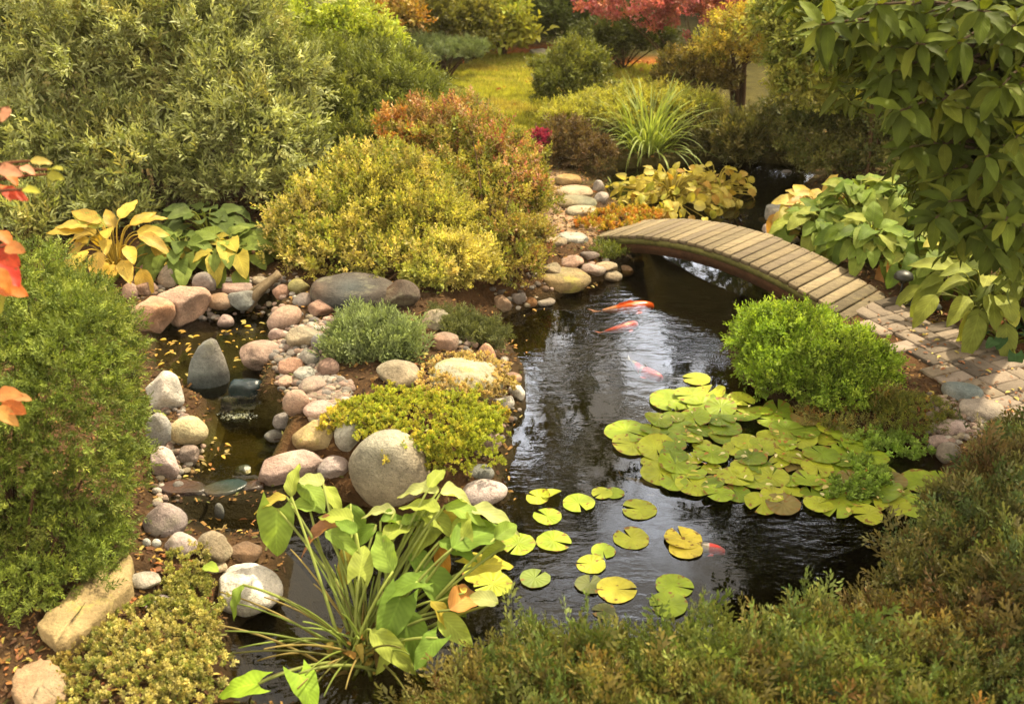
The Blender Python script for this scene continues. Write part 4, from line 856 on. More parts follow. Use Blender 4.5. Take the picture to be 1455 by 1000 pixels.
shrub('spreading_juniper', 'shaded brown green juniper rising along the lower right edge', 'juniper',
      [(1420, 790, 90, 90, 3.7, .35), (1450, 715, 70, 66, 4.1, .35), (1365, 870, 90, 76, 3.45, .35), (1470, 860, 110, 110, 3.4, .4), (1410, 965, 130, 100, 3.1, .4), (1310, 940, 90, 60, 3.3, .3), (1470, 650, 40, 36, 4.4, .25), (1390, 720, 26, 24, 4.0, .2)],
      6600, PLUME, (.085, .15), pal(['4a5826', '525a28', '544c28', '42502a', '585630', '584428'], .2), M_NEEDLE, 'foreground junipers', inner=.32, amp=.3, freq=7, base=np.array([*G(1420, 880, .3)[:2], .3]), up=.9, rand=.45, stems=14, back=.6)  # darker greens than the front juniper, shade put into the colour

# ---------------------------------------------------------------- leafy clumps
HOSTA = [T_broad(.86, P_HEART, 9, 12, .10, .45, .025, base=.25), T_broad(.78, P_HEART, 9, 12, .14, .6, .03, base=.25), T_broad(.6, P_OVATE, 9, 12, .1, .35, .025)]
LANCE = [T_broad(.46, P_OVATE, 7, 12, .12, .35, .02), T_broad(.42, P_OVATE, 7, 12, .16, .55, .03), T_broad(.5, P_OVATE, 7, 12, .08, .2, .02)]
def hosta(base, n, ll, rad, hgt, cols, label, mat=None, seed=0, name='hosta', cat='hosta', tpls=None, arc=(0, 6.28), group='hostas', stalkcol='7a8030', chaos=0.):
    r = np.random.default_rng(seed); base = np.asarray(base, float); root = empty(name, base, label, cat, group)
    fm, sm = MB(), MB(); C = [hexc(c) for c in cols]; tpls = tpls or HOSTA
    for i in range(n):
        q = (i+.5)/n; a = r.uniform(*arc); out = np.array([math.cos(a), math.sin(a), 0]); rr = rad*(.15+.85*q**.7)*r.uniform(.85, 1.1); z = hgt*(1.05-.75*q**1.5)*r.uniform(.85, 1.15)*(r.uniform(.35, 1.35) if chaos else 1)
        tip = base+out*rr+[0, 0, z]; st = bez(base+out*.03, base+out*rr*.35+[0, 0, z*1.0], tip, 8)
        tube(sm, st, np.linspace(.007, .004, 8), hexc(stalkcol)*r.uniform(.7, 1.2), 5)
        pitch = .55-1.35*q+r.normal(0, .2); d = out*math.cos(pitch)+np.array([0, 0, math.sin(pitch)])+r.normal(0, .15+chaos*.6, 3)+np.array([0, -.3, -.12])
        n_ = np.array([0, -.35, 1.])+r.normal(0, .12+chaos*.5, 3)
        c = soften(C[r.integers(len(C))])*r.uniform(.85, 1.15)
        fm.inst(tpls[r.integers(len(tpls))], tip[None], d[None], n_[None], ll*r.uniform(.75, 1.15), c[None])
    fm.build('leaves', mat or M_BROAD, root, True); sm.build('stalks', M_SOFT, root, True)
    return root
GH = ['687c2a', '728632', '5a7026', '7e8e38', '8e963e']
YH = ['b8a03c', 'b0923a', 'bca850', 'a0983c', 'b0883a']
# right bank beyond the bridge
for px, py, n, ll, rad, hg, cols, lab, sd in [
    (1165, 345, 84, .165, .32, .26, GH, 'green hosta beside the far rail of the bridge, below the golden hosta', 1),
    (1235, 372, 84, .165, .34, .26, GH, 'heart leaved green hosta at the middle of the bridge far side', 2),
    (1215, 325, 84, .165, .36, .34, GH, 'green hosta rising behind the other bridge side hostas', 3),
    (1285, 330, 76, .17, .36, .34, GH+['5a7430'], 'darker green hosta under the magnolia boughs', 4),
    (1335, 395, 60, .17, .34, .26, GH+['a8a040'], 'green hosta with some yellowing leaves behind the path lamp', 5)]:
    hosta(GR(px, py), n, ll, rad, hg, cols, lab, seed=sd)
hosta(GR(1150, 318), 46, .17, .26, .2, YH, 'golden orange hosta at the right shore of the far pool', M_AUTUMN, 6, stalkcol='a88a3a')
hosta(GR(1196, 292), 14, .15, .2, .2, YH, 'small golden hosta behind the golden orange one', M_AUTUMN, 7, stalkcol='a88a3a')
hosta(GR(1280, 385), 8, .15, .2, .1, ['b07a30', 'b88a34', '9a6a2c'], 'collapsed brown orange hosta leaves beside the path lamp', M_AUTUMN, 8, stalkcol='8a6a3a')
hosta(GR(1395, 452), 40, .27, .42, .34, ['7a8434', '6e782e', '868e38', '969a40'], 'large broad leaved green hosta at the edge of the brick path', M_BROAD, 9, tpls=LANCE)
hosta(GR(1450, 440), 38, .28, .42, .42, ['66722c', '5c682a', '727c32'], 'large dark leaved hosta at the right edge above the brick path', M_BROAD, 10, tpls=LANCE)
hosta(GR(1430, 492), 20, .12, .25, .12, ['2f4a28', '3a5530', '34502c'], 'low bluish dark leaved clump at the brick path edge', M_DARKBROAD, 11)
# left bank
hosta(GR(168, 392), 34, .24, .3, .34, ['b8a038', 'c0a846', 'b09438', 'b8a440', '98a03c'], 'bright yellow orange hosta between the conifer and the green hosta', M_AUTUMN, 12, tpls=LANCE, stalkcol='b09a40')
hosta(GR(262, 378), 34, .19, .26, .2, ['6a7c34', '5e7030', '78883c'], 'green hosta behind the stream, beside the yellow orange hosta', M_BROAD, 13)
hosta(GR(325, 380), 44, .18, .28, .2, ['707f34', '7c8a3a', '64742e', 'a89a3c'], 'green hosta with a few yellow leaves left of the yellow spirea', M_BROAD, 14)
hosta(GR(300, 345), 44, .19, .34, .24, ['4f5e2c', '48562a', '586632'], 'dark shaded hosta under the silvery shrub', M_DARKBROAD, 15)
# yellow water-side plant and daylily at the far pool
hosta(G(955, 286), 210, .1, .62, .2, ['b0a038', 'b8ac44', 'a09830', 'b8a850', 'b08a38', 'c4b864', '9a9a38'], 'mass of bright yellow leaves growing in the far pool behind the bridge', M_YELLOW, 16, 'marsh_marigold', 'water plant', [T_broad(.85, P_ROUND, 7, 8, .14, .35, .03), T_broad(.7, P_HEART, 7, 8, .14, .4, .03)], group=None, stalkcol='a89a40', chaos=.8)
hosta(G(1015, 276), 80, .095, .36, .2, ['b0a038', 'b8ac44', 'a89a34', 'b09440', 'c0b45c'], 'smaller clump of yellow leaves at the right end of the yellow mass', M_YELLOW, 17, 'marsh_marigold', 'water plant', [T_broad(.85, P_ROUND, 7, 8, .14, .35, .03)], group=None, stalkcol='a89a40', chaos=.8)
hosta(G(872, 268), 6, .07, .1, .05, ['b0a868', '98a060'], 'few pale round leaves floating beside the far pool ledge', M_BROAD, 18, 'floating_leaf', 'water plant', [T_broad(.95, P_ROUND, 7, 8, .04, .05, .01)], group=None)
def blades(name, label, cat, base, n, length, width, cols, seed, spread=.9, droop=1.0, mat=None, r0=.12):
    r = np.random.default_rng(seed); base = np.asarray(base, float); root = empty(name, base, label, cat); mb = MB(); C = [hexc(c) for c in cols]
    for i in range(n):
        a = r.uniform(0, 6.28); th = abs(r.normal(0, .38))*spread+.06; L = length*r.uniform(.65, 1.1); w = width*r.uniform(.7, 1.1); out = np.array([math.cos(a), math.sin(a), 0]); sd = np.array([-out[1], out[0], 0])
        p = base+out*r.uniform(0, r0)+[r.normal(0, .03), r.normal(0, .03), 0]; m = 12; k = droop*r.uniform(.5, 1.5); V = []; U = []
        for j in range(m+1):
            t = j/m; ph = math.pi/2-th-k*t**1.9*(.5+th)
            if j: p = p+(out*math.cos(ph)+np.array([0, 0, math.sin(ph)]))*L/m
            ww = w*(1-t**3)*(.6+.4*min(1, t*3)); up = -out*math.sin(ph)+np.array([0, 0, math.cos(ph)])
            for s, dz in ((-1, .25), (0, 0), (1, .25)): V.append(p+sd*ww*s+up*ww*dz); U.append((s, t, 0))
        F = [[q*3+s, q*3+s+1, q*3+s+4, q*3+s+3] for q in range(m) for s in (0, 1)]
        mb.add(V, np.array(F), np.clip(C[r.integers(len(C))]*r.uniform(.8, 1.2), 0, .9), np.array(U))
    mb.build('blades', mat or M_GRASS, root, True); return root
blades('daylily_clump', 'tall arching green strap leaved clump behind the yellow water plants', 'grass clump', np.array([*GR(920, 240)[:2], .12]), 240, .8, .011, ['8a9a4e', '7c8c44', '9caa5e', '94a056'], 1, 1.75, 1.1, r0=.22)
blades('sedge_tuft', 'small bright grass tuft at the right end of the daylily clump', 'grass clump', np.array([*GR(1040, 232)[:2], .1]), 46, .42, .007, ['8a9a4a', '7a8a40'], 2, 1.2, 1., r0=.12)

# ---------------------------------------------------------------- arrowhead plant in the lower pool (each leaf where it stands)
def arrowhead():
    base = G(514, 938, 0); r = np.random.default_rng(21); root = empty('arrowhead_plant', base, 'large leafy marginal water plant with long stalks in front of the huge grey boulder', 'water plant')
    L1 = T_broad(.52, P_OVATE, 9, 14, .14, .3, .035); L2 = T_broad(.38, P_OVATE, 9, 14, .2, .5, .04); L3 = T_broad(.75, P_HEART, 9, 14, .1, .35, .03, base=.3); L4 = T_broad(.5, P_OVATE, 9, 14, .35, .9, .05)
    g, lg, yg, y, br = '6a8434', '7f9640', '929e46', 'b4a44c', 'a5785a'
    pale = 'aab070'; y_ = 'bca84c'
    data = [(392,752,-4,60,80,.42,L3,lg,.2),(413,683,-2,-46,60,.55,L2,yg,.3),(440,680,-40,-16,58,.52,L1,pale,.7),(388,708,-40,4,52,.46,L2,y,.8),(428,717,30,0,46,.44,L1,lg,.8),(474,705,26,30,56,.5,L2,yg,.6),
            (456,748,-50,4,70,.42,L4,br,.7),(485,766,46,24,64,.44,L2,lg,.7),(502,745,8,60,70,.42,L1,g,.3),(496,795,-14,50,58,.36,L2,y,.4),(546,786,-26,-52,74,.4,L1,lg,.45),(566,832,-56,12,66,.34,L3,g,.85),
            (540,722,-44,-10,58,.5,L2,pale,.7),(593,690,-62,-14,74,.58,L2,pale,.7),(616,678,14,-30,50,.6,L2,yg,.5),(650,698,50,-6,64,.56,L4,pale,.8),(697,726,60,8,76,.5,L2,pale,.8),(674,757,64,-44,98,.44,L1,g,.65),
            (612,732,40,20,62,.5,L1,yg,.7),(604,762,-30,28,60,.42,L3,yg,.7),(627,793,10,46,62,.38,L2,'b08038',.3),(690,800,40,-10,58,.3,L3,'b5ac40',.8),(620,832,46,44,80,.32,L1,g,.5),(662,842,46,-50,74,.28,L4,'b5844a',.6),
            (642,893,36,40,66,.24,L1,'98a84a',.5),(580,893,16,56,80,.24,L1,g,.35),(546,915,40,42,76,.22,L2,yg,.5),(564,868,-10,40,64,.3,L3,g,.5),(612,918,-20,24,52,.2,L3,g,.6),(586,735,30,-20,52,.48,L1,lg,.7),
            (636,741,30,24,52,.47,L4,y,.6),(484,733,-36,-12,54,.46,L1,yg,.7),(338,973,-60,4,66,.16,L3,'8fae34',.85),(435,973,22,34,58,.16,L3,'86a634',.7),(338,850,-16,40,46,.26,L2,lg,.5),(600,716,-50,-18,66,.54,L1,yg,.7),
            (655,722,46,10,60,.52,L1,lg,.75),(520,760,-30,30,54,.4,L2,g,.5),(560,752,30,-30,60,.46,L1,yg,.6),(598,800,30,36,60,.36,L1,g,.5),(560,925,-30,36,56,.16,L2,yg,.5),(625,868,26,30,54,.28,L2,'a5983c',.5),(644,775,40,14,60,.42,L1,g,.7),(446,700,30,26,50,.47,L3,lg,.7)]
    for k in range(8):                               # the smaller leaves crowding between the big ones
        x, y = r.uniform(440, 715), r.uniform(715, 905)
        if (x-514)*.5+y > 700 and y < 940-.35*abs(x-600):
            a = r.uniform(0, 6.28); data.append((x, y, 34*math.cos(a), 26*math.sin(a), r.uniform(36, 60), .1+.5*(930-y)/250, [L1, L2, L3, L4][r.integers(4)], [g, lg, yg, y_, pale][r.integers(5)], r.uniform(.3, .85)))
    fm, sm = MB(), MB()
    for px, py, dx, dy, ln, z, t, c, flat in data:
        p = G(px-dx*.5, py-dy*.5, z); q = G(px+dx*.5, py+dy*.5, z); s = pxm(p)
        d = q-p; d[2] = 0; d = d*flat; d[2] = -dy/s*.5*(1-flat)*1.6   # the less flat a leaf lies, the more its tip rises or hangs
        if flat < .75: d[0] = dx/s
        N = np.array([r.normal(0, .35), -.55*(1-flat), 1.]); size = ln*r.uniform(.95, 1.18)/s
        fm.inst(t, p[None], d[None], N[None], size, (hexc(c)*r.uniform(.9, 1.1))[None])
        b = base+np.array([r.normal(0, .05), r.normal(0, .05), -.02]); m = (b+p)/2+np.array([r.normal(0, .02), r.normal(0, .02), .1])
        tube(sm, bez(b, m, p+d*.02, 12), np.linspace(.0085, .005, 12), hexc('95a052')*r.uniform(.8, 1.25), 6)
    for k in range(38):                               # bare and dying stalks fanning out of the crown
        a = r.uniform(1.2, 5.6); b = base+r.normal(0, .04, 3)*[1, 1, 0]; l = r.uniform(.25, .6); e = b+np.array([math.cos(a)*l, math.sin(a)*l*.8, r.uniform(.04, .4)])
        tube(sm, bez(b, (b+e)/2+[0, 0, .08], e, 9), np.linspace(.0065, .003, 9), hexc(['8a9a4a', '7d8a40', '9a8a50', '6b6a34'][r.integers(4)]), 5)
    for k in range(38):                               # withered sheaths at the crown
        a = r.uniform(0, 6.28); p = base+np.array([math.cos(a), math.sin(a), 0])*r.uniform(.0, .12)+[0, 0, r.uniform(.0, .14)]
        fm.inst(L4, p[None], r.normal(0, 1, (1, 3)), np.array([[0, 0, 1.]]), r.uniform(.03, .07), hexc(['8a6a34', '9a8a44', '6b5a30'][r.integers(3)])[None])
    fm.build('leaves', M_BROAD, root, True); sm.build('stalks', M_SOFT, root, True)
arrowhead()
hosta(GR(290, 832), 3, .13, .08, .12, ['7d9634', '94aa40'], 'few light green leaves left of the white boulder', M_BROAD, 31, 'marsh_plant', 'water plant', LANCE, group=None)
hosta(GR(236, 882), 2, .13, .06, .1, ['8aa03c'], 'single flat light green leaf over the olive stonecrop', M_BROAD, 33, 'marsh_plant', 'water plant', LANCE, group=None)

# ---------------------------------------------------------------- magnolia over the right bank
def magnolia():
    r = np.random.default_rng(31); tb = np.array([3.35, 5.95, 0]); tb[2] = h1(*tb[:2])-.03
    root = empty('magnolia_tree', tb, 'large leaved dark green magnolia hanging in from the right edge', 'tree')
    T = bez(tb, tb+[-.15, -.1, 1.2], tb+[-.3, -.35, 2.6], 12); wm = MB(); fm = MB(); tube(wm, T, np.linspace(.07, .035, 12), hexc('3a3026'), 10)
    T2 = bez(T[-1], T[-1]+[-.1, -.1, .8], T[-1]+[.1, -.2, 1.6], 8); tube(wm, T2, np.linspace(.035, .012, 8), hexc('3a3026'), 8)
    ML = [T_broad(.4, P_LANCE, 7, 12, .12, .3, .02), T_broad(.36, P_LANCE, 7, 12, .16, .5, .02), T_broad(.44, P_LANCE, 7, 12, .1, .15, .02)]
    C = [hexc(c) for c in ('4f5c20', '5a6624', '46521c', '68702a', '3e4a1a')]; ends = []
    reg = [(1215, 30, 60, 36), (1280, 60, 60, 50), (1330, 40, 110, 60), (1420, 110, 70, 90), (1340, 140, 70, 50), (1400, 240, 80, 70), (1330, 230, 50, 40), (1440, 320, 50, 50), (1370, 310, 60, 30), (1290, 100, 36, 40), (1250, 20, 60, 36), (1440, 20, 60, 40)]
    for cx, cy, rx, ry in reg:
        for k in range(27):
            a = r.uniform(0, 6.28); q = math.sqrt(r.random()); ends.append(AT(cx+rx*q*math.cos(a), cy+ry*q*math.sin(a), r.uniform(4.1, 5.9)))
    for k in range(90): ends.append(tb+np.array([r.normal(-.35, .55), r.normal(-.5, .6), r.uniform(2.2, 3.6)]))
    for e in ends:
        s = T[int(np.clip(np.searchsorted(T[:, 2], e[2]-r.uniform(.2, .9)), 2, 11))] if e[2] < 3.1 else T2[int(r.integers(0, 7))]
        P = bez(s, (s+e)/2+[0, 0, .18], e, 10); tube(wm, P, np.linspace(.016, .005, 10), hexc('4a3d2c')*r.uniform(.8, 1.2), 6)
        ax = nrm(P[-1]-P[-3]); n = int(r.integers(6, 10)); a0 = r.uniform(0, 6.28); x = nrm(np.cross(ax, [0, 0, 1.])); y = np.cross(ax, x)
        for i in range(n):
            a = a0+i*2.4; d = ax*r.uniform(.2, .8)+(x*math.cos(a)+y*math.sin(a))+np.array([0, 0, -.15]); nn = np.array([0, 0, 1.])+ax*.4+r.normal(0, .15, 3)
            fm.inst(ML[r.integers(3)], (e-ax*.03*i*.4)[None], d[None], nn[None], r.uniform(.10, .17), (C[r.integers(5)]*r.uniform(.8, 1.2))[None])
    lobes = lobes_px([(1350, 70, 120, 110, 5.3, .7), (1420, 200, 80, 120, 5.2, .6), (1300, 110, 60, 70, 5.5, .5), (1380, 260, 70, 60, 5.1, .5), (1430, 330, 50, 44, 5.1, .4), (1250, 20, 100, 50, 5.7, .6), (1480, 100, 90, 160, 5.2, .7)])
    P, D = cloud(lobes, 3200, r, .8, .25, False, .8, 5); MS = [sprig(6, T_leaf(.36, .07, .22), .6, 1.25, s, 0, stem=.012) for s in (50, 51, 52)]
    foliage_mb(fm, P, D, MS, (.17, .27), pal(['4f5c20', '5a6624', '46521c', '68702a', '3e4a1a'], .2), r, -.15, .8, 2)
    fm.build('crown', M_DARKBROAD, root, True); wm.build('trunk', M_BARK, root, True)
magnolia()

# ---------------------------------------------------------------- orange leaved shrub reaching in at the left edge
def orange_shrub():
    r = np.random.default_rng(41); b = np.array([-1.95, 2.55, 0]); b[2] = h1(*b[:2]); root = empty('smoke_bush', b, 'shrub with orange and green oval leaves reaching in at the left edge', 'shrub')
    fm, wm = MB(), MB(); OV = [T_broad(.5, P_OVATE, 7, 10, .12, .25, .03), T_broad(.58, P_OVATE, 7, 10, .1, .15, .03)]
    o, ro, g, pk = 'c07038', 'b8482c', 'a0a038', 'c89070'
    data = [(8,160,-10,14,28,pk),(12,242,30,6,46,pk),(20,252,20,14,34,o),(14,278,26,16,44,ro),(42,240,26,6,34,pk),(44,270,24,2,32,g),(58,231,30,4,34,'b0a050'),(82,236,24,-10,36,g),(78,250,22,4,34,g),(6,268,10,10,40,o),
            (6,336,14,16,36,o),(10,360,36,16,62,ro),(16,384,34,26,60,'b03a2c'),(10,410,32,10,58,o),(4,400,20,40,50,'c07a3c'),(22,352,28,4,44,'c08048'),(14,560,44,-2,52,'c0804a'),(22,575,36,12,52,o),(12,590,34,24,48,'b88a4a'),(30,565,20,2,34,'c09058'),(2,430,10,30,40,g)]
    for px, py, dx, dy, ln, c in data:
        Y = 2.75+r.uniform(-.12, .12); p = AT(px-dx*.5, py-dy*.5, Y); q = AT(px+dx*.5, py+dy*.5, Y-.03); s = pxm(p); d = q-p; d[1] += r.normal(0, .02)
        fm.inst(OV[r.integers(2)], p[None], d[None], np.array([[r.normal(0, .5), -.5, .8]]), ln*.88/s, (hexc(c)*r.uniform(.9, 1.1))[None])
        m = AT(-60, py+20, Y); tube(wm, bez(m, (m+p)/2+[0, 0, .02], p, 6), np.linspace(.007, .0035, 6), hexc('6a4530'), 5)
    for py in (190, 270, 380, 450, 580):
        e = AT(-50, py+15, 2.75); tube(wm, bez(b, [b[0]-.05, b[1], (b[2]+e[2])/2], e, 10), np.linspace(.014, .005, 10), hexc('5a3d2a'), 6)
    for k in range(160):
        p = AT(r.uniform(-330, -40), r.uniform(60, 640), r.uniform(2.55, 2.9))
        if p[0] < -.5*p[1]-.32: fm.inst(OV[0], p[None], r.normal(0, 1, (1, 3)), np.array([[0, -.4, .9]]), r.uniform(.06, .1), hexc([o, g, pk, 'a08038'][r.integers(4)])[None])
    fm.build('leaves', M_AUTUMN, root, True); wm.build('branches', M_BARK, root, True)
orange_shrub()

# ---------------------------------------------------------------- water lilies
def pad_mesh(r, n=30, rings=5, notch=.32, curl=.0):
    V = []; U = []; a0 = notch/2
    for j in range(rings+1):
        q = j/rings
        for i in range(n+1):
            a = a0*(q**.3)+(2*math.pi-2*a0*(q**.3))*i/n; rr = q*(1+.03*math.sin(a*3+r*5)+.015*math.sin(a*9+r*9))
            V.append((rr*math.cos(a), rr*math.sin(a), .012*math.sin(a*5+r*7)*q*q+curl*max(0, math.cos(a-r*6))**2*q**3)); U.append((a, q, 0))
    F = [[j*(n+1)+i, (j+1)*(n+1)+i, (j+1)*(n+1)+i+1, j*(n+1)+i+1] for j in range(rings) for i in range(n)]
    return np.array(V), np.array(F), np.array(U)
def pad_material():
    m, nt, N, L = new_mat('lily pad leaf'); out = N('OutputMaterial'); p = N('BsdfPrincipled'); a = attr_col(N, L); lu = attr_col(N, L, 'luv'); sx = N('SeparateXYZ'); L(lu.outputs['Vector'], sx.inputs[0])
    s = N('Math'); s.operation = 'MULTIPLY'; s.inputs[1].default_value = 14; L(sx.outputs['X'], s.inputs[0]); sn = N('Math'); sn.operation = 'SINE'; L(s.outputs[0], sn.inputs[0])
    r1 = N('MapRange'); r1.inputs['From Min'].default_value = .8; r1.inputs['From Max'].default_value = 1; r1.inputs['To Min'].default_value = 1; r1.inputs['To Max'].default_value = 1.07; L(sn.outputs[0], r1.inputs['Value'])
    oi = N('ObjectInfo'); tcn = N('TexCoord'); ad = N('VectorMath'); ad.operation = 'ADD'; L(tcn.outputs['Object'], ad.inputs[0]); cb = N('CombineXYZ'); rm = N('Math'); rm.operation = 'MULTIPLY'; rm.inputs[1].default_value = 50; L(oi.outputs['Random'], rm.inputs[0])
    L(rm.outputs[0], cb.inputs[0]); L(rm.outputs[0], cb.inputs[1]); L(cb.outputs[0], ad.inputs[1])
    no = N('TexNoise'); no.inputs['Scale'].default_value = 12; no.inputs['Detail'].default_value = 5; L(ad.outputs['Vector'], no.inputs['Vector'])
    m2 = N('MapRange'); m2.inputs['From Min'].default_value = .3; m2.inputs['From Max'].default_value = .7; m2.inputs['To Min'].default_value = .72; m2.inputs['To Max'].default_value = 1.22; L(no.outputs['Fac'], m2.inputs['Value'])
    mu = N('Math'); mu.operation = 'MULTIPLY'; L(r1.outputs['Result'], mu.inputs[0]); L(m2.outputs['Result'], mu.inputs[1])
    v = N('VectorMath'); v.operation = 'SCALE'; L(a.outputs['Color'], v.inputs[0]); L(mu.outputs[0], v.inputs['Scale'])
    n2 = N('TexNoise'); n2.inputs['Scale'].default_value = 30; n2.inputs['Detail'].default_value = 4; L(ad.outputs['Vector'], n2.inputs['Vector'])
    ed = N('MapRange'); ed.inputs['From Min'].default_value = .55; ed.inputs['From Max'].default_value = 1.0; ed.inputs['To Max'].default_value = .09; L(sx.outputs['Y'], ed.inputs['Value'])
    sm_ = N('Math'); sm_.operation = 'ADD'; L(n2.outputs['Fac'], sm_.inputs[0]); L(ed.outputs['Result'], sm_.inputs[1])
    r3 = N('MapRange'); r3.inputs['From Min'].default_value = .63; r3.inputs['From Max'].default_value = .7; L(sm_.outputs[0], r3.inputs['Value'])
    mc = N('MixRGB'); mc.inputs['Color2'].default_value = (.19, .1, .02, 1); L(r3.outputs['Result'], mc.inputs['Fac']); L(v.outputs['Vector'], mc.inputs['Color1'])
    L(mc.outputs['Color'], p.inputs['Base Color']); p.inputs['Roughness'].default_value = .5; p.inputs['Specular IOR Level'].default_value = .22
    b = N('Bump'); b.inputs['Strength'].default_value = .3; b.inputs['Distance'].default_value = .003; L(sn.outputs[0], b.inputs['Height']); L(b.outputs['Normal'], p.inputs['Normal'])
    tr = N('BsdfTranslucent'); L(mc.outputs['Color'], tr.inputs['Color']); mixs = N('MixShader'); mixs.inputs['Fac'].default_value = .15; L(p.outputs[0], mixs.inputs[1]); L(tr.outputs[0], mixs.inputs[2]); L(mixs.outputs[0], out.inputs['Surface'])
    return m
M_LILY = pad_material()
pad_k = 0
def pad(px, py, w, c, label, z=.006, tilt=.02, group='water lily pads', curl=.0, rotz=None):
    global pad_k
    pad_k += 1; r = np.random.default_rng(3000+pad_k); P = G(px, py, z); R_ = w/pxm(P)/2
    V, F, U = pad_mesh(r.random(), curl=curl, notch=r.uniform(.12, .4)); a = r.uniform(0, 6.28) if rotz is None else rotz; ca, sa = math.cos(a), math.sin(a)
    V = V*R_; V = np.c_[V[:, 0]*ca-V[:, 1]*sa, V[:, 0]*sa+V[:, 1]*ca, V[:, 2]]; V[:, 2] += V[:, 0]*r.normal(0, tilt)+V[:, 1]*r.normal(0, tilt); V[:, 2] -= min(0, V[:, 2].min()+z-.003)
    col = np.tile(hexc(c)*r.uniform(.9, 1.1), (len(V), 1)); cc = np.array([hexc('9c9a34')]); w_ = (.4*np.maximum(0, noise3(V+r.random(3)*9, 14, 1)))[:, None]*(r.random() < .5); col = col*(1-w_)+cc*w_
    mb = MB(); mb.add(V, F, col, U); o = mb.build('lily_pad', M_LILY, None, True); o.location = P
    return tag(o, label, 'lily pad', group)
Yc, Gc, LG, Yc_dead = '969e2c', '6a7e22', '839626', '766a3a'
for q in [(822,714,46,LG,'round lily pad right of the two curled yellow pads'),(855,700,30,Yc,'left of two touching lily pads above the round pads, nearer the curled ones'),(873,700,28,LG,'right of two touching lily pads above the round pads'),(908,723,50,Yc,'lily pad with a split across it below the brown ghostly fish'),
          (778,733,41,LG,'small round lily pad under the curled yellow pads'),(736,772,50,LG,'lily pad nearest the leaf tips of the arrowhead plant'),(787,768,50,LG,'lily pad second from the arrowhead leaf tips, level with the first'),(897,764,51,Yc,'flat round yellowish pad left of the torn yellow pad'),
          (857,782,35,LG,'smaller of the loose pads, touching a brown edged pad in midwater'),(840,801,42,Yc,'yellow pad with a brown withered edge in midwater'),(760,821,44,'6f7f38','dull green pad with a brown curled tip, alone on the dark water'),(876,837,57,'b5ae3a','largest yellow loose pad above the juniper, brown at its centre'),
          (700,829,56,Yc,'yellow pad with a brown centre beside the orange dead leaf'),(684,812,56,Yc,'yellow pad half under the arrowhead leaves'),(958,832,54,LG,'upper of two overlapping pads just above the juniper'),(950,858,54,LG,'lower of two overlapping pads, touching the juniper tips'),
          (990,538,40,Yc,'lone pad at the top of the raft, nearest the red and white koi')]: pad(*q)
pad(838,830,42,'5a6030','dull sunken pad tucked under the largest yellow loose pad',.003)
pad(858,868,34,'4d5028','faint dark sunken pad between the juniper and the largest yellow pad',.003)
pad(764,706,34,Yc,'curled yellow lily pad, left of a pair',.008,.1,curl=.35); pad(782,702,30,Yc,'curled yellow lily pad, right of a pair',.008,.1,curl=.4)
pad(970,764,54,'b8a838','torn yellow pad, upper half, beside the red head of a koi',.008,curl=.15); pad(974,779,48,'b8a83c','torn yellow pad, lower half, beside the red head of a koi',.006,curl=.1)
for q in [(890,612,62,LG,'upper pad of the pair at the left tip of the raft'),(898,631,58,Yc,'yellow lower pad of the pair at the left tip of the raft'),(954,568,64,LG,'long pad on the upper left corner of the raft'),(1310,684,60,LG,'pad apart at the right end of the raft by the juniper'),(1338,680,44,LG,'pad touching the juniper tips right of the raft'),
          (1300,718,70,LG,'pad at the lower right tip of the raft'),(1318,728,46,Yc,'yellow edged pad at the lower right tip of the raft')]: pad(*q, z=.012, tilt=.04)
def raft():
    r = np.random.default_rng(77); poly = np.array([(905,640),(925,588),(955,565),(985,552),(1030,548),(1090,572),(1130,580),(1180,598),(1225,618),(1250,655),(1285,680),(1290,705),(1262,732),(1225,738),(1195,735),(1170,722),(1130,725),(1100,722),(1040,722),(1000,702),(950,690),(925,668)], float)
    holes = [(1070, 610, 34), (1035, 655, 22), (1010, 618, 14)]
    pts = []; tries = 0
    while len(pts) < 92 and tries < 60000:
        tries += 1; x = r.uniform(900, 1295); y = r.uniform(545, 742)
        if sdist(np.array([[x, y]]), poly)[0] > -6: continue
        if any(math.hypot(x-a, (y-b)*1.9) < c for a, b, c in holes): continue
        f = .62+.0011*(y-550)
        if all(math.hypot(x-a, (y-b)*1.75) > 33*f for a, b in pts): pts.append((x, y))
    for x, y in sorted(pts, key=lambda q: r.random()):
        f = .85+.0011*(y-550); w = 47*f*r.uniform(.62, 1.28); d = -sdist(np.array([[x, y]]), poly)[0]; u = r.random()
        c = LG if u < .5 else (Gc if u < .75 else Yc)
        if r.random() < .07: c = Yc_dead
        hue = {LG: 'light green', Gc: 'mid green', Yc: 'yellow', Yc_dead: 'withered brown'}[c]; sz = 'small' if w < 46*f else ('large' if w > 55*f else 'medium')
        zone_ = ('along the front edge of' if y > 690 else 'along the back edge of') if d < 26 and (y > 690 or y < 610) else ('in the left part of' if x < 1020 else ('in the middle of' if x < 1150 else 'in the right part of'))
        pad(x, y, w, c, f'{sz} {hue} lily pad {zone_} the dense raft', z=.006+r.random()*.03, tilt=.09, group=f'{sz} {hue} pads {zone_} the raft', curl=r.uniform(.08, .3) if r.random() < .25 else 0)
raft()
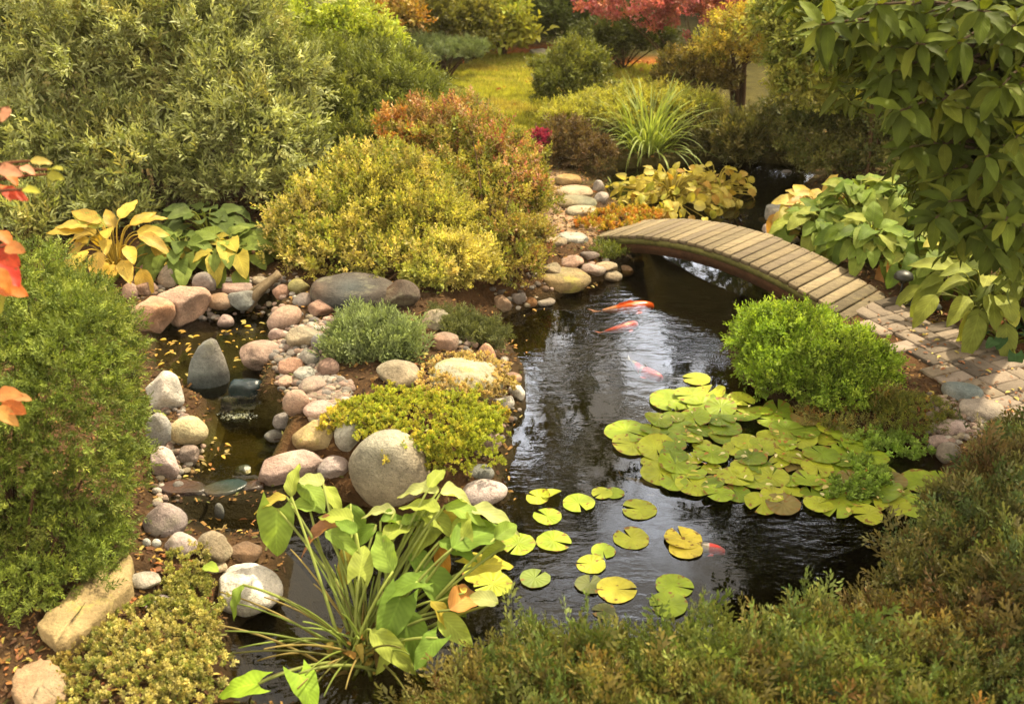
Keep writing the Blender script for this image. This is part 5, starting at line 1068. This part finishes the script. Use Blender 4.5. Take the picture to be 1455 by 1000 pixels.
for L_, lab, sd in [([(1262, 626, 52, 20, 4.65), (1300, 640, 30, 16, 4.6)], 'frilly green floating plant at the right end of the raft under the bush', 1), ([(1230, 668, 34, 22, 4.35), (1205, 700, 36, 16, 4.15), (1245, 690, 26, 16, 4.2)], 'frilly pale green floating plant lying over the raft pads', 2)]:
    Lw = []
    for cx, cy, rx, ry, _ in L_: c = G(cx, cy, .02); s = pxm(c); Lw.append((c, np.array([rx/s, ry/s*1.7, .035])))
    shrub('floating_plant', lab, 'water plant', Lw, 420, ROSET, (.03, .05), pal(['6f8a38', '84a048', '96ac58', '628034']), M_SOFT, 'frilly floating plants', world_=True, stems=0, inner=.2, base=Lw[0][0], ground=False, up=1.2)

# ---------------------------------------------------------------- koi
M_FISH = rough_mat('fish skin', .3, .5, (14, 120), (.85, 1.15), (.15, .002))
def koi(head, tail, z, fat, colf, label, seed):
    r = np.random.default_rng(seed); h_ = G(*head, z); t_ = G(*tail, z); L = np.linalg.norm(h_-t_); mid = (h_+t_)/2; root = empty('koi', [mid[0], mid[1], z], label, 'fish', 'koi in the pond')
    d = nrm(h_-t_); sd = np.cross([0, 0, 1.], d); n, m = 26, 16; V = []; C = []
    bend = r.uniform(-.08, .08)
    prof = lambda t: fat*(math.sin(math.pi*min(1, t**.62*1.0))**.75*.5 if t < .9 else 0.5*max(.16, math.sin(math.pi*.9**.62)**.75*(1-(t-.9)*2)))
    def ctr(t): return h_-d*L*.8*t+sd*L*bend*math.sin(t*3.4)
    for i in range(n):
        t = i/(n-1); w = L*max(.012, (math.sin(math.pi*(.03+.9*t)**.6)**.8)*fat*.5*(1 if t < .75 else 1)); w = max(w, L*.022)
        for j in range(m):
            a = 2*math.pi*j/m; p = ctr(t)+sd*w*math.cos(a)+np.array([0, 0, w*1.05*math.sin(a)]); V.append(p); C.append(colf(t, math.sin(a), p))
    F = [[i*m+j, i*m+(j+1) % m, (i+1)*m+(j+1) % m, (i+1)*m+j] for i in range(n-1) for j in range(m)]
    mb = MB(); mb.add(V, [np.array(F), np.array([list(range(m))[::-1], [(n-1)*m+q for q in range(m)]])], np.array(C)); mb.build('body', M_FISH, root, True)
    def fin(pts, c):
        b = MB(); b.add(np.array(pts), np.array([[0, 1, 2, 3]]), c); return b
    te = ctr(1.0); c_ = np.array(colf(.98, .5, te)); b = MB()
    for s in (-1, 1):
        P = [te, te-d*L*.1+sd*s*L*.02, te-d*L*.22+sd*s*L*.075+[0, 0, .012], te-d*L*.14+sd*s*L*.012]; b.add(np.array(P), np.array([[0, 1, 2, 3]]), c_*.9)
    b.build('tail_fin', M_FISH, root)
    for s in (-1, 1):
        p = ctr(.26)+sd*s*L*fat*.38-[0, 0, .012]; fin([p, p-d*L*.05, p-d*L*.12+sd*s*L*.1, p-d*L*.01+sd*s*L*.08], np.array(colf(.3, -.2, p))*.95).build('pectoral_fin', M_FISH, root)
    p = ctr(.38)+[0, 0, L*fat*.46]; q = ctr(.66)+[0, 0, L*fat*.34]; fin([p, q, q+[0, 0, L*.03]-d*L*.03, p+[0, 0, L*.05]-d*L*.05], np.array(colf(.5, .9, p))*.9).build('dorsal_fin', M_FISH, root)
    for s in (-1, 1):
        D, Fi = ICO[2]; e = ctr(.09)+sd*s*L*fat*.3+[0, 0, L*fat*.14]; b = MB(); b.add(D*L*.012+e, Fi, (.01, .01, .01)); b.build('eye', M_FISH, root, True)
OR = hexc('d0561c'); RD = hexc('c8301c'); WH = hexc('d8cfc0')
koi((928,435), (838,443), -.04, .19, lambda t, s, p: OR*(1.1 if s > 0 else .9) if t < .75 else OR*.6+WH*.4, 'large plain orange koi, nearest the bridge', 1)
koi((905,460), (848,474), -.05, .2, lambda t, s, p: RD*.85+WH*.06 if noise3(p[None], 22, 1)[0] > -.75 else WH*.6, 'red and white mottled koi just below the plain orange one', 2)
koi((940,538), (888,508), -.045, .2, lambda t, s, p: RD if t < .46 or .52 < t < .84 else WH*.5, 'koi with a red head and pale tail in the middle of the pond', 3)
koi((1030,784), (955,776), -.022, .2, lambda t, s, p: RD*.9 if t < .4 else WH*.7, 'red headed koi coming out from under the torn yellow pad', 4)
koi((950,706), (876,672), -.12, .17, lambda t, s, p: hexc('6a5a34')*(.8 if s > 0 else 1.0), 'dim brown koi deep in the water left of the raft', 5)

# ---------------------------------------------------------------- fallen leaves: too many to count
LT = [T_leaf(.5, .12, .1), T_leaf(.34, .1, .2), T_leaf(.65, .1, .1)]
def litter(polys, n, cols, size, seed, label, zlev=None, name='fallen_leaves'):
    r = np.random.default_rng(seed); pts = inpoly_px(polys, n, r)
    P = on_ground(pts) if zlev is None else np.array([G(x, y, zlev) for x, y in pts]); P[:, 2] += .006 if zlev is None else .004
    D = r.normal(0, 1, P.shape); D[:, 2] *= .25 if zlev is None else .02; N = np.array([0, 0, 1.])+r.normal(0, .35 if zlev is None else .05, P.shape); C = np.array([hexc(c) for c in cols])[r.integers(0, len(cols), n)]*r.uniform(.7, 1.2, (n, 1))
    mb = MB(); k = r.integers(0, 3, n)
    for i in range(3): mb.inst(LT[i], P[k == i], D[k == i], N[k == i], r.uniform(*size, (k == i).sum()), C[k == i])
    tag(mb.build(name, M_LITTER), label, 'leaves', kind='stuff')
LC = ['a8883e', '98683a', '7e5030', 'b0a050', '705038', '9a6038', '64503a']
litter([[(215,470),(400,440),(380,500),(260,560),(215,520)]], 90, ['c0a040', 'b8942e', 'a89a50', '9a7a34'], (.015, .06), 1, 'yellow leaves floating on the upper stream pool', UP_Z)
litter([[(290,590),(340,640),(280,680),(240,690),(270,640)]], 34, ['b0903a', 'a8944a', '9a6a34', '8a7a4a'], (.015, .055), 2, 'yellow leaves on the middle stream pool', MID_Z)
litter([[(240,695),(370,700),(380,770),(300,765)]], 46, ['a87a3a', 'b0904a', '8a5a30', '8a7440'], (.015, .06), 3, 'orange leaves on the lower stream pool', 0.0)
litter([[(700,430),(790,415),(740,520),(700,480)], [(735,520),(760,520),(745,600),(720,650),(735,720),(700,720)], [(820,390),(870,395),(830,412)]], 46, ['b08a44', 'a87a3a', 'a89a60', '8a6a34'], (.025, .05), 4, 'leaves floating along the pond edge', 0.0)
litter([[(170,390),(300,410),(420,400),(470,440),(470,560),(400,560),(390,480),(300,440)], [(200,770),(330,790),(300,830),(220,820)], [(0,880),(110,900),(130,1000),(0,1000)], [(90,860),(310,830),(300,1000),(100,1000)]], 420, LC, (.02, .05), 5, 'fallen leaves among the stream stones and stonecrop')
litter([[(1255,395),(1330,400),(1400,470),(1455,500),(1455,530),(1330,470),(1280,440)], [(1235,560),(1320,560),(1390,580),(1320,600)], [(1260,440),(1455,540),(1455,600),(1300,520)]], 330, LC, (.025, .055), 6, 'rusty fallen leaves beside the brick path and hostas')
litter([[(690,400),(800,330),(880,310),(880,360),(800,400),(720,430)], [(560,520),(640,480),(730,560),(640,560)], [(780,230),(840,240),(850,300),(800,320)]], 300, LC, (.025, .05), 7, 'fallen leaves on the bank between the spirea and the bridge')
litter([[(650,90),(790,90),(800,190),(740,200)], [(690,72),(790,66),(800,90),(700,95)], [(850,85),(950,85),(940,110),(860,110)], [(840,110),(950,100),(950,140),(860,150)]], 420, ['b5662a', 'a8582a', 'b88a3a', '8a4a2a'], (.05, .1), 8, 'orange leaves scattered over the lawn and mulch')
litter([[(600,560),(700,560),(720,620),(640,660),(560,600)], [(20,430),(200,480),(200,760),(60,700)]], 0 or 60, ['c0b080', 'b8a060', 'c09048'], (.02, .04), 9, 'dry leaves caught on the stonecrop mat')
litter([[(925,590),(1090,575),(1250,650),(1280,710),(1190,730),(1000,700)]], 90, ['c0b070', 'b8a858', 'b08040', 'c8c090'], (.02, .045), 10, 'small dry leaves lying on the lily raft', .045)

# bark mulch and leaf crumbs over all the bare soil
def mulch():
    r = np.random.default_rng(55); n = 60000; P = np.c_[r.uniform(-3.2, 4.2, n), 2.4+9.*r.random(n)**1.25]; z = height(P)
    k = (z > .035) & (sdist(P, PATHP) > .0) & (sdist(P, UPPER) > -.02) & (sdist(P, MIDDLE) > -.02); P = np.c_[P[k], z[k]+.004]; n = len(P)
    D = r.normal(0, 1, (n, 3)); D[:, 2] *= .3; N = np.array([0, 0, 1.])+r.normal(0, .45, (n, 3)); C = np.array([hexc(c) for c in ('4a3422', '5e452c', '3a2a1c', '6e5636', '7a5a34', '54402a', '8a6a3c', '5a5a30')])[r.integers(0, 8, n)]*r.uniform(.7, 1.25, (n, 1))
    chip = (np.array([(-.2, 0, 0), (.2, .05, .03), (.24, .95, .0), (-.16, 1, .04), (0, .5, .12)]), [np.array([[0, 1, 4], [1, 2, 4], [2, 3, 4], [3, 0, 4]])], np.ones((5, 3)), np.zeros((5, 3)))
    mb = MB(); mb.inst(chip, P, D, N, r.uniform(.012, .04, n), C); tag(mb.build('bark_mulch', M_BARK), 'brown bark mulch and leaf crumbs over the soil', 'mulch', kind='stuff')
mulch()

litter([[(1225,452),(1290,440),(1455,530),(1455,600),(1395,580),(1320,528)]], 130, LC, (.015, .045), 12, 'small rusty leaves blown over the brick path', .155)

# ---------------------------------------------------------------- thin warm haze, added to lift the darks
def haze():
    me = bpy.data.meshes.new('haze'); bm = bmesh.new(); bmesh.ops.create_cube(bm, size=1); bm.to_mesh(me); bm.free()
    o = bpy.data.objects.new('haze', me); COL.objects.link(o); o.scale = (140, 120, 27); o.location = (0, 38, 27/2-1.6)
    m = bpy.data.materials.new('haze'); m.use_nodes = True; nt = m.node_tree; nt.nodes.clear(); out = nt.nodes.new('ShaderNodeOutputMaterial'); v = nt.nodes.new('ShaderNodeVolumePrincipled')
    v.inputs['Color'].default_value = (1, .93, .76, 1); v.inputs['Density'].default_value = .0006; v.inputs['Anisotropy'].default_value = .3
    nt.links.new(v.outputs[0], out.inputs['Volume']); me.materials.append(m); tag(o, kind='stuff', label='thin warm haze added to lift the darks')
haze()
